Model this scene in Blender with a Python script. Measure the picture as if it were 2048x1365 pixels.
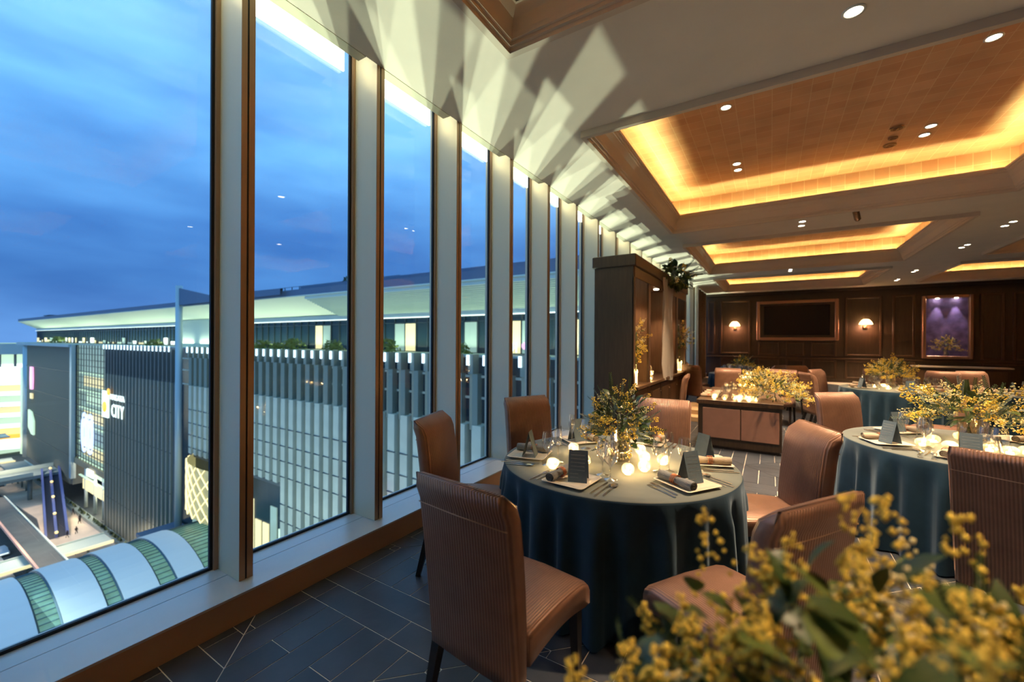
import bpy, math, random
from math import sin, cos, pi, radians as rad
from mathutils import Vector, Matrix
random.seed(7)
for o in list(bpy.data.objects): bpy.data.objects.remove(o)
sc = bpy.context.scene
C = sc.collection

# ------------------------------------------------------------------ camera
cam = bpy.data.objects.new('camera', bpy.data.cameras.new('camera'))
C.objects.link(cam); sc.camera = cam
YAW, PITCH, ROLL = -0.557852, -0.000183, 0.0052667
f0 = Vector((sin(YAW), cos(YAW), 0)); r0 = Vector((cos(YAW), -sin(YAW), 0)); u0 = Vector((0, 0, 1))
f2 = f0*cos(PITCH)+u0*sin(PITCH); u2 = u0*cos(PITCH)-f0*sin(PITCH)
r3 = r0*cos(ROLL)+u2*sin(ROLL); u3 = u2*cos(ROLL)-r0*sin(ROLL)
m = Matrix((r3, u3, -f2)).transposed().to_4x4(); m.translation = Vector((0, 0, 1.5))
cam.matrix_world = m
cam.data.sensor_width = 36; cam.data.lens = 829.8*36/2048
cam.data.clip_start = .05; cam.data.clip_end = 2000
cam.data.dof.use_dof = True; cam.data.dof.focus_distance = 2.7; cam.data.dof.aperture_fstop = 1.5

# ------------------------------------------------------------------ world: dusk sky with drifting cloud
W = bpy.data.worlds.new('dusk_sky'); sc.world = W; W.use_nodes = True
nt = W.node_tree; nt.nodes.clear(); N = nt.nodes.new; Lk = nt.links.new
tc = N('ShaderNodeTexCoord'); sp = N('ShaderNodeSeparateXYZ'); Lk(tc.outputs['Generated'], sp.inputs[0])
ramp = N('ShaderNodeValToRGB'); Lk(sp.outputs['Z'], ramp.inputs[0])
cr = ramp.color_ramp
for p, c in ((0.0, (.060,.150,.36)), (.10, (.032,.105,.29)), (.22, (.045,.150,.38)), (.36, (.080,.245,.52)), (.60, (.125,.315,.60)), (1.0, (.15,.34,.62))):
    e = cr.elements[0] if p == 0 else (cr.elements[-1] if p == 1.0 else cr.elements.new(p)); e.position = p; e.color = (*c, 1)
mp = N('ShaderNodeMapping'); mp.inputs['Rotation'].default_value = (.0, .22, .15); mp.inputs['Scale'].default_value = (1.5, 1.5, 5.5)
Lk(tc.outputs['Generated'], mp.inputs[0])
nz = N('ShaderNodeTexNoise'); nz.inputs['Scale'].default_value = 1.5; nz.inputs['Detail'].default_value = 5; nz.inputs['Roughness'].default_value = .48
Lk(mp.outputs[0], nz.inputs['Vector'])
rr = N('ShaderNodeValToRGB'); Lk(nz.outputs[0], rr.inputs[0])
rr.color_ramp.elements[0].position = .36; rr.color_ramp.elements[0].color = (.66,.70,.80,1)
rr.color_ramp.elements[1].position = .62; rr.color_ramp.elements[1].color = (1.25,1.2,1.12,1)
mx = N('ShaderNodeMix'); mx.data_type = 'RGBA'; mx.blend_type = 'MULTIPLY'; mx.inputs[0].default_value = 1
Lk(ramp.outputs[0], mx.inputs[6]); Lk(rr.outputs[0], mx.inputs[7])
bg = N('ShaderNodeBackground'); Lk(mx.outputs[2], bg.inputs[0]); bg.inputs[1].default_value = 1.12
Lk(bg.outputs[0], N('ShaderNodeOutputWorld').inputs[0])

vs = sc.view_settings
vs.view_transform = 'Standard'; vs.look = 'None'; vs.gamma = 1; vs.use_curve_mapping = False; vs.exposure = 1.05
sc.cycles.use_denoising = True
sc.cycles.max_bounces = 8; sc.cycles.diffuse_bounces = 4; sc.cycles.glossy_bounces = 3; sc.cycles.transparent_max_bounces = 24; sc.cycles.transmission_bounces = 4
sc.cycles.sample_clamp_indirect = 3; sc.cycles.caustics_reflective = False; sc.cycles.caustics_refractive = False

def light(name, kind, loc, power, col, size=.1, rot=None, sizey=None, cone=None, blend=.4):
    d = bpy.data.lights.new(name, kind); d.energy = power; d.color = col
    if kind == 'AREA':
        d.size = size
        if sizey: d.shape = 'RECTANGLE'; d.size_y = sizey
    else: d.shadow_soft_size = size
    if kind == 'SPOT': d.spot_size = cone; d.spot_blend = blend
    o = bpy.data.objects.new(name, d); C.objects.link(o); o.location = loc
    if rot is not None:
        o.rotation_euler = rot
    return o
def aim(o, t):
    o.rotation_euler = (Vector(t)-o.location).to_track_quat('-Z', 'Y').to_euler()
# street floodlights that throw the shadows of the mullions on the ceiling
for p, e in (((-20, 24, -44), 3.8e4), ((-12, 19, -43), 1.9e4), ((-27, 27, -44), 3.0e4), ((-17.5, 13, -44), 1.5e4)):
    aim(light('floodlight', 'SPOT', p, e, (.86, 1, .74), .45, cone=rad(30)), (-2.2, 7.5, 3))
# lamps under the roof canopy opposite and over the plaza
for x in (-215, -170, -125, -80, -35, 5):
    light('canopy_lamp', 'AREA', (x, 38.6, .6), 760, (.84, 1, .72), 42, sizey=1.2, rot=(pi, 0, 0))
for x, y, z in ((-225, 26, -30), (-180, 22, -30), (-150, 25, -30), (-125, 20, -32), (-108, 27, -34)):
    light('plaza_lamp', 'SPOT', (x, y, z), 4200, (1, .80, .60), 1.2, rot=(0, 0, 0), cone=rad(140))
light('atrium_lamp', 'POINT', (-150, 37, -38), 2000, (1, .85, .6), 1)
light('facade_lamp', 'AREA', (-50, 12, -30), 2300, (.80, 1, .93), 50, sizey=6, rot=(rad(115), 0, 0))
light('facade_lamp', 'AREA', (-115, 10, -36), 500, (.80, .95, 1), 50, sizey=6, rot=(rad(115), 0, 0))


# ------------------------------------------------------------------ materials
MATS = {}
def M(name, col=(.5,.5,.5), rough=.5, metal=0, em=None, es=1.0, var=0, vs_=8, bump=0, bs=60, sheen=0, spec=None, coat=0, vscale=None, alpha=None, trans=0):
    if name in MATS: return MATS[name]
    mt = bpy.data.materials.new(name); mt.use_nodes = True; MATS[name] = mt
    n = mt.node_tree; b = n.nodes['Principled BSDF']
    b.inputs['Base Color'].default_value = (*col, 1); b.inputs['Roughness'].default_value = rough; b.inputs['Metallic'].default_value = metal
    if spec is not None: b.inputs['Specular IOR Level'].default_value = spec
    if em is not None:
        b.inputs['Emission Color'].default_value = (*em, 1); b.inputs['Emission Strength'].default_value = es
    if sheen:
        b.inputs['Sheen Weight'].default_value = sheen; b.inputs['Sheen Roughness'].default_value = .4
        b.inputs['Sheen Tint'].default_value = (*[min(1, c*3+.15) for c in col], 1)
    if coat: b.inputs['Coat Weight'].default_value = coat
    if trans: b.inputs['Transmission Weight'].default_value = trans
    if alpha is not None: b.inputs['Alpha'].default_value = alpha
    tcn = n.nodes.new('ShaderNodeTexCoord'); src = tcn.outputs['Object']
    if vscale:
        mpn = n.nodes.new('ShaderNodeMapping'); mpn.inputs['Scale'].default_value = vscale; n.links.new(src, mpn.inputs[0]); src = mpn.outputs[0]
    if var:
        t = n.nodes.new('ShaderNodeTexNoise'); t.inputs['Scale'].default_value = vs_; t.inputs['Detail'].default_value = 4
        n.links.new(src, t.inputs['Vector'])
        r = n.nodes.new('ShaderNodeValToRGB'); n.links.new(t.outputs[0], r.inputs[0])
        r.color_ramp.elements[0].position = .3; r.color_ramp.elements[1].position = .7
        r.color_ramp.elements[0].color = (*[c*(1-var) for c in col], 1); r.color_ramp.elements[1].color = (*[min(1, c*(1+var)) for c in col], 1)
        n.links.new(r.outputs[0], b.inputs['Base Color'])
    if bump:
        t = n.nodes.new('ShaderNodeTexNoise'); t.inputs['Scale'].default_value = bs; n.links.new(src, t.inputs['Vector'])
        bp = n.nodes.new('ShaderNodeBump'); bp.inputs['Strength'].default_value = bump; bp.inputs['Distance'].default_value = .01
        n.links.new(t.outputs[0], bp.inputs['Height']); n.links.new(bp.outputs[0], b.inputs['Normal'])
    return mt
def glassmat(name, tint, base, edge, rough=0.02, frost=0):
    mt = bpy.data.materials.new(name); mt.use_nodes = True; n = mt.node_tree; n.nodes.clear(); MATS[name] = mt
    tr = n.nodes.new('ShaderNodeBsdfTransparent'); tr.inputs[0].default_value = (*tint, 1)
    gl = n.nodes.new('ShaderNodeBsdfGlossy'); gl.inputs['Roughness'].default_value = rough; gl.inputs[0].default_value = (1, 1, 1, 1)
    lw = n.nodes.new('ShaderNodeLayerWeight'); lw.inputs[0].default_value = .25
    mr = n.nodes.new('ShaderNodeMapRange'); mr.inputs['To Min'].default_value = base; mr.inputs['To Max'].default_value = edge
    n.links.new(lw.outputs['Facing'], mr.inputs[0])
    mxs = n.nodes.new('ShaderNodeMixShader'); n.links.new(mr.outputs[0], mxs.inputs[0]); n.links.new(tr.outputs[0], mxs.inputs[1]); n.links.new(gl.outputs[0], mxs.inputs[2])
    out = mxs.outputs[0]
    if frost:
        tl = n.nodes.new('ShaderNodeBsdfTranslucent'); tl.inputs[0].default_value = (.9, .85, .75, 1); m2 = n.nodes.new('ShaderNodeMixShader'); m2.inputs[0].default_value = frost
        n.links.new(out, m2.inputs[1]); n.links.new(tl.outputs[0], m2.inputs[2]); out = m2.outputs[0]
    o = n.nodes.new('ShaderNodeOutputMaterial'); n.links.new(out, o.inputs[0]); return mt
glassmat('window_glass', (.97,.985,.98), .012, .16, .0)
glassmat('stemware_glass', (.95,.95,.94), .15, 1.0)
glassmat('cut_glass', (.97,.93,.84), .12, .75, .08)
glassmat('candle_glass', (.97,.93,.84), .10, .6, .12, .20)
glassmat('sheer_cloth', (.9,.86,.78), .0, .0, 1)
def ribbed(name, col, axis, freq, rough=.36, metal=.3, strength=1.0):
    mt = M(name, col, rough, metal, var=.10, vs_=14, sheen=.15)
    n = mt.node_tree; b = n.nodes['Principled BSDF']; tcn = n.nodes['Texture Coordinate']
    w = n.nodes.new('ShaderNodeTexWave'); w.wave_type = 'BANDS'; w.bands_direction = axis; w.inputs['Scale'].default_value = freq; w.inputs['Distortion'].default_value = .35
    n.links.new(tcn.outputs['Object'], w.inputs['Vector'])
    bp = n.nodes.new('ShaderNodeBump'); bp.inputs['Strength'].default_value = strength; bp.inputs['Distance'].default_value = .003
    n.links.new(w.outputs['Fac'], bp.inputs['Height']); n.links.new(bp.outputs[0], b.inputs['Normal'])
    src = b.inputs['Base Color'].links[0].from_socket; mr = n.nodes.new('ShaderNodeMapRange'); mr.inputs['To Min'].default_value = .70; mr.inputs['To Max'].default_value = 1.12; n.links.new(w.outputs['Fac'], mr.inputs[0])
    mm = n.nodes.new('ShaderNodeMix'); mm.data_type = 'RGBA'; mm.blend_type = 'MULTIPLY'; mm.inputs[0].default_value = 1; n.links.new(src, mm.inputs[6]); n.links.new(mr.outputs[0], mm.inputs[7]); n.links.new(mm.outputs[2], b.inputs['Base Color']); return mt
def gold():
    mt = M('gold_leaf', (.62,.33,.13), .45, .35)
    n = mt.node_tree; b = n.nodes['Principled BSDF']; tcn = n.nodes['Texture Coordinate']
    br = n.nodes.new('ShaderNodeTexBrick'); br.offset = 0; br.inputs['Scale'].default_value = 1; br.inputs['Brick Width'].default_value = .17; br.inputs['Row Height'].default_value = .17
    br.inputs['Mortar Size'].default_value = .006; br.inputs['Mortar Smooth'].default_value = 1
    br.inputs['Color1'].default_value = (.80,.42,.22,1); br.inputs['Color2'].default_value = (.90,.53,.29,1); br.inputs['Mortar'].default_value = (.98,.72,.42,1)
    mpn = n.nodes.new('ShaderNodeMapping'); mpn.inputs['Rotation'].default_value = (0, 0, 0)
    # walls: use x+y along, z up
    s = n.nodes.new('ShaderNodeSeparateXYZ'); n.links.new(tcn.outputs['Object'], s.inputs[0])
    ge = n.nodes.new('ShaderNodeNewGeometry'); s2 = n.nodes.new('ShaderNodeSeparateXYZ'); n.links.new(ge.outputs['Normal'], s2.inputs[0])
    ab = n.nodes.new('ShaderNodeMath'); ab.operation = 'ABSOLUTE'; n.links.new(s2.outputs['Z'], ab.inputs[0])
    gt = n.nodes.new('ShaderNodeMath'); gt.operation = 'GREATER_THAN'; n.links.new(ab.outputs[0], gt.inputs[0]); gt.inputs[1].default_value = .5
    add = n.nodes.new('ShaderNodeMath'); n.links.new(s.outputs['X'], add.inputs[0]); n.links.new(s.outputs['Y'], add.inputs[1])
    c1 = n.nodes.new('ShaderNodeCombineXYZ'); n.links.new(add.outputs[0], c1.inputs[0]); n.links.new(s.outputs['Z'], c1.inputs[1])
    mv = n.nodes.new('ShaderNodeMix'); mv.data_type = 'VECTOR'; n.links.new(gt.outputs[0], mv.inputs[0]); n.links.new(c1.outputs[0], mv.inputs[4]); n.links.new(tcn.outputs['Object'], mv.inputs[5])
    n.links.new(mv.outputs[1], br.inputs['Vector'])
    t = n.nodes.new('ShaderNodeTexNoise'); t.inputs['Scale'].default_value = 2.2; n.links.new(tcn.outputs['Object'], t.inputs['Vector'])
    mc = n.nodes.new('ShaderNodeMix'); mc.data_type = 'RGBA'; mc.blend_type = 'MULTIPLY'; mc.inputs[0].default_value = .45
    n.links.new(br.outputs[0], mc.inputs[6]); n.links.new(t.outputs[0], mc.inputs[7]); n.links.new(mc.outputs[2], b.inputs['Base Color'])
gold()
def wood(name, c1, c2, rough=.45, sc_=(18,18,1.2)):
    mt = M(name, c1, rough, 0, coat=.0)
    n = mt.node_tree; b = n.nodes['Principled BSDF']; tcn = n.nodes['Texture Coordinate']
    mpn = n.nodes.new('ShaderNodeMapping'); mpn.inputs['Scale'].default_value = sc_; n.links.new(tcn.outputs['Object'], mpn.inputs[0])
    t = n.nodes.new('ShaderNodeTexNoise'); t.inputs['Scale'].default_value = 2.5; t.inputs['Detail'].default_value = 6; n.links.new(mpn.outputs[0], t.inputs['Vector'])
    r = n.nodes.new('ShaderNodeValToRGB'); n.links.new(t.outputs[0], r.inputs[0]); r.color_ramp.elements[0].position = .3; r.color_ramp.elements[1].position = .7
    r.color_ramp.elements[0].color = (*c1, 1); r.color_ramp.elements[1].color = (*c2, 1); n.links.new(r.outputs[0], b.inputs['Base Color']); return mt
wood('dark_wood', (.032,.018,.009), (.052,.031,.016), .5)
wood('cabinet_wood', (.052,.027,.013), (.085,.045,.022), .42)
wood('niche_wood', (.20,.115,.065), (.27,.16,.09), .5)
wood('light_wood', (.42,.27,.14), (.52,.36,.20), .5, (1.5, 20, 20))
M('ceiling_paint', (.84,.74,.62), .62, var=.03, vs_=3, bump=.03, bs=300, spec=.35)
M('crown_paint', (.68,.55,.42), .5)
M('sill_metal', (.60,.60,.59), .32, .15, var=.02)
M('fin_metal', (.72,.66,.49), .38, .1)
M('fin_warm_lit', (.40,.26,.16), .42, .35)  # beige fin paint browned: warm room light put into the colour
M('base_warm_lit', (.50,.33,.22), .55, .1, var=.05, vs_=2)  # same beige paint, with the warm interior light worked into its colour
M('gasket', (.006,.007,.009), .6)
M('tile', (.040,.048,.064), .44, var=.35, vs_=2.5, bump=.12, bs=18, spec=.4)
M('grout', (.80,.72,.60), .8)
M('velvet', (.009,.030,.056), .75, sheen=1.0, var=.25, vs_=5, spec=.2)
M('velvet_candlelit', (.13,.15,.145), .8, sheen=.6, var=.18, vs_=4, spec=.2)  # same velvet made paler: candlelight on the table tops put into the colour
M('chair_leg', (.012,.010,.010), .35)
M('ceramic', (.70,.62,.50), .35, var=.03)
M('linen', (.20,.21,.22), .85, bump=.4, bs=180, var=.1)
M('linen_sand', (.42,.35,.27), .85, bump=.4, bs=180, var=.1)
M('copper', (.72,.28,.15), .3, .9)
M('steel', (.62,.58,.52), .22, 1)
M('card', (.075,.115,.155), .8, var=.08, vs_=30)
M('card_ink', (.62,.60,.58), .6)
M('flame', (1,.8,.4), .5, em=(1,.62,.22), es=45)
M('wax', (1,.8,.5), .6, em=(1,.66,.28), es=3.5)
M('led', (1,1,1), .5, em=(1,.88,.38), es=56)
M('head_glow', (1,1,1), .5, em=(1,.92,.60), es=2.8)  # emission for the pocket glow mirrored at the window head
M('lens', (1,1,1), .5, em=(1,.86,.62), es=14)
M('white_trim', (.8,.78,.72), .4)
M('leaf', (.035,.075,.018), .42, var=.5, vs_=9, spec=.5)
M('leaf_light', (.11,.16,.035), .45, var=.4, vs_=9)
M('leaf_grey', (.10,.14,.12), .55, var=.3, vs_=9)
M('stem', (.06,.09,.03), .6)
M('mimosa', (.74,.53,.08), .8, var=.35, vs_=60)
M('blossom', (.76,.66,.34), .8, var=.3, vs_=60)
M('curtain', (.13,.085,.045), .85, var=.1)
M('sheer', (.62,.58,.52), .8, alpha=.62)
M('black_glass', (.003,.003,.006), .25, spec=.25)
M('picture_frame', (.42,.24,.16), .35, .6)
M('shade', (.9,.75,.5), .7, em=(1,.60,.24), es=4.5)
M('violet_panel', (.20,.15,.42), .5, var=.5, vs_=4)
M('leather_panel', (.30,.155,.11), .5, var=.08)
M('stone', (.50,.42,.32), .3)
M('bronze', (.25,.15,.08), .35, .8)
ribbed('copper_fabric', (.25,.135,.095), 'X', 24, strength=.7)
ribbed('copper_fabric_seat', (.25,.135,.095), 'X', 30, strength=.35)
ribbed('copper_fabric_fine', (.27,.14,.09), 'Z', 60, strength=.3)
M('piping', (.50,.30,.18), .4, .3)
# exterior
M('louver', (.31,.32,.24), .45, .2)
M('louver_pale', (.68,.66,.50), .5, var=.08, vs_=.4)
M('facade_glass', (.02,.045,.055), .25, .0, spec=.3, var=.2, vs_=.15)
M('louver_dark', (.27,.27,.21), .5)
M('facade_dark', (.13,.14,.13), .6, var=.15, vs_=.2)
M('canopy_blue', (.15,.20,.28), .5, .3)
M('soffit', (.72,.80,.66), .6)
M('column_pale', (.50,.60,.60), .35, .2)
M('tip_lamp', (1,1,1), .5, em=(.62,.84,1), es=1.054)
M('lit_glass', (.3,.4,.35), .4, em=(.30,.42,.33), es=0.341, var=.3, vs_=.15)
M('lit_warm', (.7,.6,.3), .5, em=(.95,.80,.42), es=0.465)
M('lit_green', (.5,.6,.4), .5, em=(.55,.75,.55), es=0.527)
M('white_lit', (1,1,1), .5, em=(.85,1,.92), es=0.682)
M('orange_lit', (1,.5,.1), .5, em=(1,.45,.05), es=0.744)
M('blue_lit', (.5,.6,1), .5, em=(.45,.55,1), es=0.930)
M('pink_lit', (1,.6,.8), .5, em=(1,.42,.75), es=0.682)
M('amber_lit', (1,.8,.4), .5, em=(1,.72,.25), es=0.682)
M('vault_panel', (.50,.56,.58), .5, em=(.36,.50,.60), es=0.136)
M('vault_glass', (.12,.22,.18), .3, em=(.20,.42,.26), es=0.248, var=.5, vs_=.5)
M('vault_rib', (.05,.10,.13), .4, .4)
M('plaza_stone', (.78,.60,.44), .8, var=.12, vs_=.3)
M('road', (.05,.065,.07), .7, var=.2, vs_=.4)
M('deck_metal', (.22,.27,.25), .5)
M('deck_pale', (.50,.58,.50), .5)
M('pink_stone', (.75,.42,.32), .8)
M('hedge', (.07,.09,.03), .8, var=.5, vs_=.6)
M('escalator_step', (.012,.014,.03), .5)
M('escalator_side', (.10,.13,.33), .4)
M('person_dark', (.03,.025,.03), .8)
M('car_paint', (.6,.63,.66), .3)
M('gold_mesh', (.8,.65,.3), .5, em=(1,.80,.38), es=0.806)
# ------------------------------------------------------------------ mesh helpers
class MB:
    def __init__(s): s.v = []; s.f = []; s.sm = []
    def add(s, vs, fs, sm=False):
        o = len(s.v); s.v += [tuple(v) for v in vs]; s.f += [tuple(i+o for i in f) for f in fs]; s.sm += [sm]*len(fs); return s
    def box(s, x0, y0, z0, x1, y1, z1):
        return s.add([(x0,y0,z0),(x1,y0,z0),(x1,y1,z0),(x0,y1,z0),(x0,y0,z1),(x1,y0,z1),(x1,y1,z1),(x0,y1,z1)],
                     [(0,3,2,1),(4,5,6,7),(0,1,5,4),(1,2,6,5),(2,3,7,6),(3,0,4,7)])
    def rbox(s, x0, y0, z0, x1, y1, z1, b=.01):
        # chamfered box
        P = []
        for z, i in ((z0, b), (z0+b, 0), (z1-b, 0), (z1, b)):
            for (x, y) in ((x0+i+b, y0+i), (x1-i-b, y0+i), (x1-i, y0+i+b), (x1-i, y1-i-b), (x1-i-b, y1-i), (x0+i+b, y1-i), (x0+i, y1-i-b), (x0+i, y0+i+b)): P.append((x, y, z))
        F = [tuple(range(7, -1, -1)), tuple(range(24, 32))]
        for k in range(3):
            for j in range(8): F.append((k*8+j, k*8+(j+1) % 8, k*8+8+(j+1) % 8, k*8+8+j))
        return s.add(P, F)
    def prism(s, poly, z0, z1, ax='z'):
        n = len(poly)
        def P(a, b, c): return {'z': (a, b, c), 'y': (a, c, b), 'x': (c, a, b)}[ax]
        vs = [P(a, b, z0) for a, b in poly]+[P(a, b, z1) for a, b in poly]
        return s.add(vs, [tuple(range(n-1, -1, -1)), tuple(range(n, 2*n))]+[(i, (i+1) % n, n+(i+1) % n, n+i) for i in range(n)])
    def lathe(s, prof, n=20, c=(0, 0, 0), cap=True, sm=True, wob=None):
        o = []
        for k, (r, z) in enumerate(prof):
            for i in range(n):
                a = 2*pi*i/n; q = r*(wob(a, k) if wob else 1); o.append((c[0]+q*cos(a), c[1]+q*sin(a), c[2]+z))
        F = [(k*n+i, k*n+(i+1) % n, (k+1)*n+(i+1) % n, (k+1)*n+i) for k in range(len(prof)-1) for i in range(n)]
        if cap and prof[0][0] > 1e-6: F.append(tuple(range(n-1, -1, -1)))
        if cap and prof[-1][0] > 1e-6: F.append(tuple(range((len(prof)-1)*n, len(prof)*n)))
        return s.add(o, F, sm)
    def tube(s, pts, r, n=6, sm=True):
        pts = [Vector(p) for p in pts]; vs = []; up = Vector((0, 0, 1))
        for i, p in enumerate(pts):
            d = (pts[min(i+1, len(pts)-1)]-pts[max(i-1, 0)]).normalized()
            a = d.cross(up if abs(d.z) < .95 else Vector((1, 0, 0))).normalized(); b = d.cross(a)
            q = r[i] if isinstance(r, (list, tuple)) else r
            for k in range(n): t = 2*pi*k/n; vs.append(p+a*q*cos(t)+b*q*sin(t))
        F = [(i*n+k, i*n+(k+1) % n, (i+1)*n+(k+1) % n, (i+1)*n+k) for i in range(len(pts)-1) for k in range(n)]
        F += [tuple(range(n-1, -1, -1)), tuple(range((len(pts)-1)*n, len(pts)*n))]
        return s.add(vs, F, sm)
    def ball(s, c, r, n=8, m=5):
        pr = [(r*sin(pi*k/m), -r*cos(pi*k/m)) for k in range(m+1)]; return s.lathe([(max(a, 1e-4), b) for a, b in pr], n, c, cap=False)
    def ico(s, c, r):
        c = Vector(c); return s.add([c+Vector(v)*r for v in ((1,0,0),(-1,0,0),(0,1,0),(0,-1,0),(0,0,1),(0,0,-1))], [(0,2,4),(2,1,4),(1,3,4),(3,0,4),(2,0,5),(1,2,5),(3,1,5),(0,3,5)], True)
    def xf(s, mtx): s.v = [tuple(mtx @ Vector(v)) for v in s.v]; return s
    def join(s, o, mtx=None): return s.add([mtx @ Vector(v) for v in o.v] if mtx else o.v, o.f, False) if not o.sm or not any(o.sm) else s._j(o, mtx)
    def _j(s, o, mtx):
        b = len(s.v); s.v += [tuple(mtx @ Vector(v)) if mtx else v for v in o.v]; s.f += [tuple(i+b for i in f) for f in o.f]; s.sm += o.sm; return s
    def mesh(s, name, mat):
        me = bpy.data.meshes.new(name); me.from_pydata(s.v, [], s.f)
        me.materials.append(MATS[mat] if isinstance(mat, str) else mat)
        if any(s.sm): me.polygons.foreach_set('use_smooth', s.sm)
        me.update(); return me
    def build(s, name, mat, parent=None, loc=None, rotz=0):
        return put(name, s.mesh(name, mat), parent, loc, rotz)
def put(name, me, parent=None, loc=None, rotz=0, rot=None, scale=None):
    o = bpy.data.objects.new(name, me); C.objects.link(o)
    if parent: o.parent = parent
    if loc is not None: o.location = loc
    if rotz: o.rotation_euler = (0, 0, rotz)
    if rot is not None: o.rotation_euler = rot
    if scale is not None: o.scale = scale if isinstance(scale, tuple) else (scale,)*3
    return o
def tag(o, label=None, cat=None, group=None, kind=None):
    if label: o['label'] = label
    if cat: o['category'] = cat
    if group: o['group'] = group
    if kind: o['kind'] = kind
    return o
def thing(name, label, cat, loc=(0, 0, 0), rotz=0, group=None):
    o = bpy.data.objects.new(name, None); C.objects.link(o); o.location = loc; o.rotation_euler = (0, 0, rotz); o.empty_display_size = .1
    return tag(o, label, cat, group)
KIDS = {}
def kids(o): return [c for c in bpy.data.objects if c.parent == o]
def copy_tree(o, loc=None, rotz=None, label=None, group=None, parent=None, scale=None):
    c = o.copy(); C.objects.link(c)
    if parent: c.parent = parent
    if loc is not None: c.location = loc
    if rotz is not None: c.rotation_euler = (0, 0, rotz)
    if scale: c.scale = (scale,)*3
    if label: c['label'] = label
    if group: c['group'] = group
    for ch in (KIDS.setdefault(o.name, kids(o))): copy_tree(ch, parent=c)
    return c
def S(name, mb, mat, label=None, parent=None):
    o = mb.build(name, mat, parent)
    if not parent: o['kind'] = 'structure'
    if label: o['label'] = label
    return o
def text(name, body, size, mat, parent, loc, rot, ext=.02, mirror=False, align='LEFT'):
    cu = bpy.data.curves.new(name, 'FONT'); cu.body = body; cu.size = size; cu.extrude = ext; cu.align_x = align; cu.resolution_u = 2
    tmp = bpy.data.objects.new('tmp', cu); C.objects.link(tmp); me = bpy.data.meshes.new_from_object(tmp.evaluated_get(bpy.context.evaluated_depsgraph_get()))
    bpy.data.objects.remove(tmp); bpy.data.curves.remove(cu); me.name = name; me.materials.clear(); me.materials.append(MATS[mat]); o = put(name, me, parent, loc, rot=rot)
    if mirror: o.scale = (-1, 1, 1)
    return o

# ------------------------------------------------------------------ the room shell
ZC = 3.55; XR = 9.0; YB = 19.8; Y0R = -3.0
fl = S('floor', MB().box(-2.37, Y0R, -.12, XR, YB, .0), 'grout', 'dark slate plank tile floor with pale joints')
# tiles: diamonds round star points, a centre band of two planks crossed by upright planks
def clip(poly, a, b, c):
    out = []
    for i, p in enumerate(poly):
        q = poly[(i+1) % len(poly)]; dp = a*p[0]+b*p[1]-c; dq = a*q[0]+b*q[1]-c
        if dp <= 0: out.append(p)
        if (dp < 0 < dq) or (dq < 0 < dp): t = dp/(dp-dq); out.append((p[0]+(q[0]-p[0])*t, p[1]+(q[1]-p[1])*t))
    return out
def area(p): return abs(sum(p[i][0]*p[(i+1) % len(p)][1]-p[(i+1) % len(p)][0]*p[i][1] for i in range(len(p))))/2
SX, SY, HL, PW, G = -1.107, 1.595, .84, .157, .0026
tiles = []
for i in range(-2, 13):
    for j in range(-6, 23):
        if (i+j) % 2 == 0: continue
        cx, cy = SX+i*HL, SY+j*HL
        if cx < -4 or cx > 8.5 or cy < -1.5 or cy > 19: continue
        horiz = (i % 2 != 0)
        rects = []
        for s_ in (-1, 1):
            for k, (u0, u1) in enumerate(((-1.0, -.29), (-.29, .33), (.33, 1.0))):
                sh = .155*s_ if s_ > 0 else 0
                rects.append((u0*1+sh, 0 if s_ > 0 else -PW, u1+sh, PW if s_ > 0 else 0))
            for k in range(-6, 6):
                v0, v1 = (PW, 1.0) if s_ > 0 else (-1.0, -PW)
                if k % 2 and True:
                    mid = .47*s_; rects.append((k*PW, min(v0, v1), (k+1)*PW, mid) if s_ < 0 else (k*PW, v0, (k+1)*PW, mid)); rects.append((k*PW, mid, (k+1)*PW, v1) if s_ > 0 else (k*PW, mid, (k+1)*PW, v1))
                else: rects.append((k*PW, v0, (k+1)*PW, v1))
        for (a, b, c, d) in rects:
            p = [(a+G, b+G), (c-G, b+G), (c-G, d-G), (a+G, d-G)]
            for sx in (-1, 1):
                for sy in (-1, 1): p = clip(p, sx, sy, HL-G*1.5) if p else p
            if len(p) < 3: continue
            q = [(cx+x, cy+y) if horiz else (cx-y, cy+x) for x, y in p]
            for (aa, bb, cc) in ((-1, 0, 2.368), (1, 0, XR), (0, 1, YB), (0, -1, 1.5)): q = clip(q, aa, bb, cc) if q else q
            if len(q) < 3 or area(q) < .0006: continue
            mx_ = sum(x for x, y in q)/len(q); my_ = sum(y for x, y in q)/len(q); tiles.append((mx_, my_, q))
fw = lambda x, y: (x*sin(YAW)+y*cos(YAW), x*cos(YAW)-y*sin(YAW))
def seen(x, y):
    d, r = fw(x, y); return d > 1.0 and abs(r/d) < 1.4 and x < .9 or (d > 1.0 and abs(r/d) < 1.35)
near = sorted([t for t in tiles if seen(t[0], t[1]) and 1.5*830/max(fw(t[0], t[1])[0], .1) > 120], key=lambda t: fw(t[0], t[1])[0])
ind = near[:300]; ids = set(map(id, ind)); rest = MB()
for t in tiles:
    q = t[2]; z = random.uniform(0, .0006)
    if id(t) in ids:
        mb = MB(); n = len(q); mb.add([(x-t[0], y-t[1], -.002) for x, y in q]+[(x-t[0], y-t[1], .0022+z) for x, y in q], [tuple(range(n, 2*n))]+[(i, (i+1) % n, n+(i+1) % n, n+i) for i in range(n)])
        mb.build('tile', 'tile', fl, (t[0], t[1], 0))
    else:
        n = len(q); rest.add([(x, y, -.002) for x, y in q]+[(x, y, .0022+z) for x, y in q], [tuple(range(n, 2*n))]+[(i, (i+1) % n, n+(i+1) % n, n+i) for i in range(n)])
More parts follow.
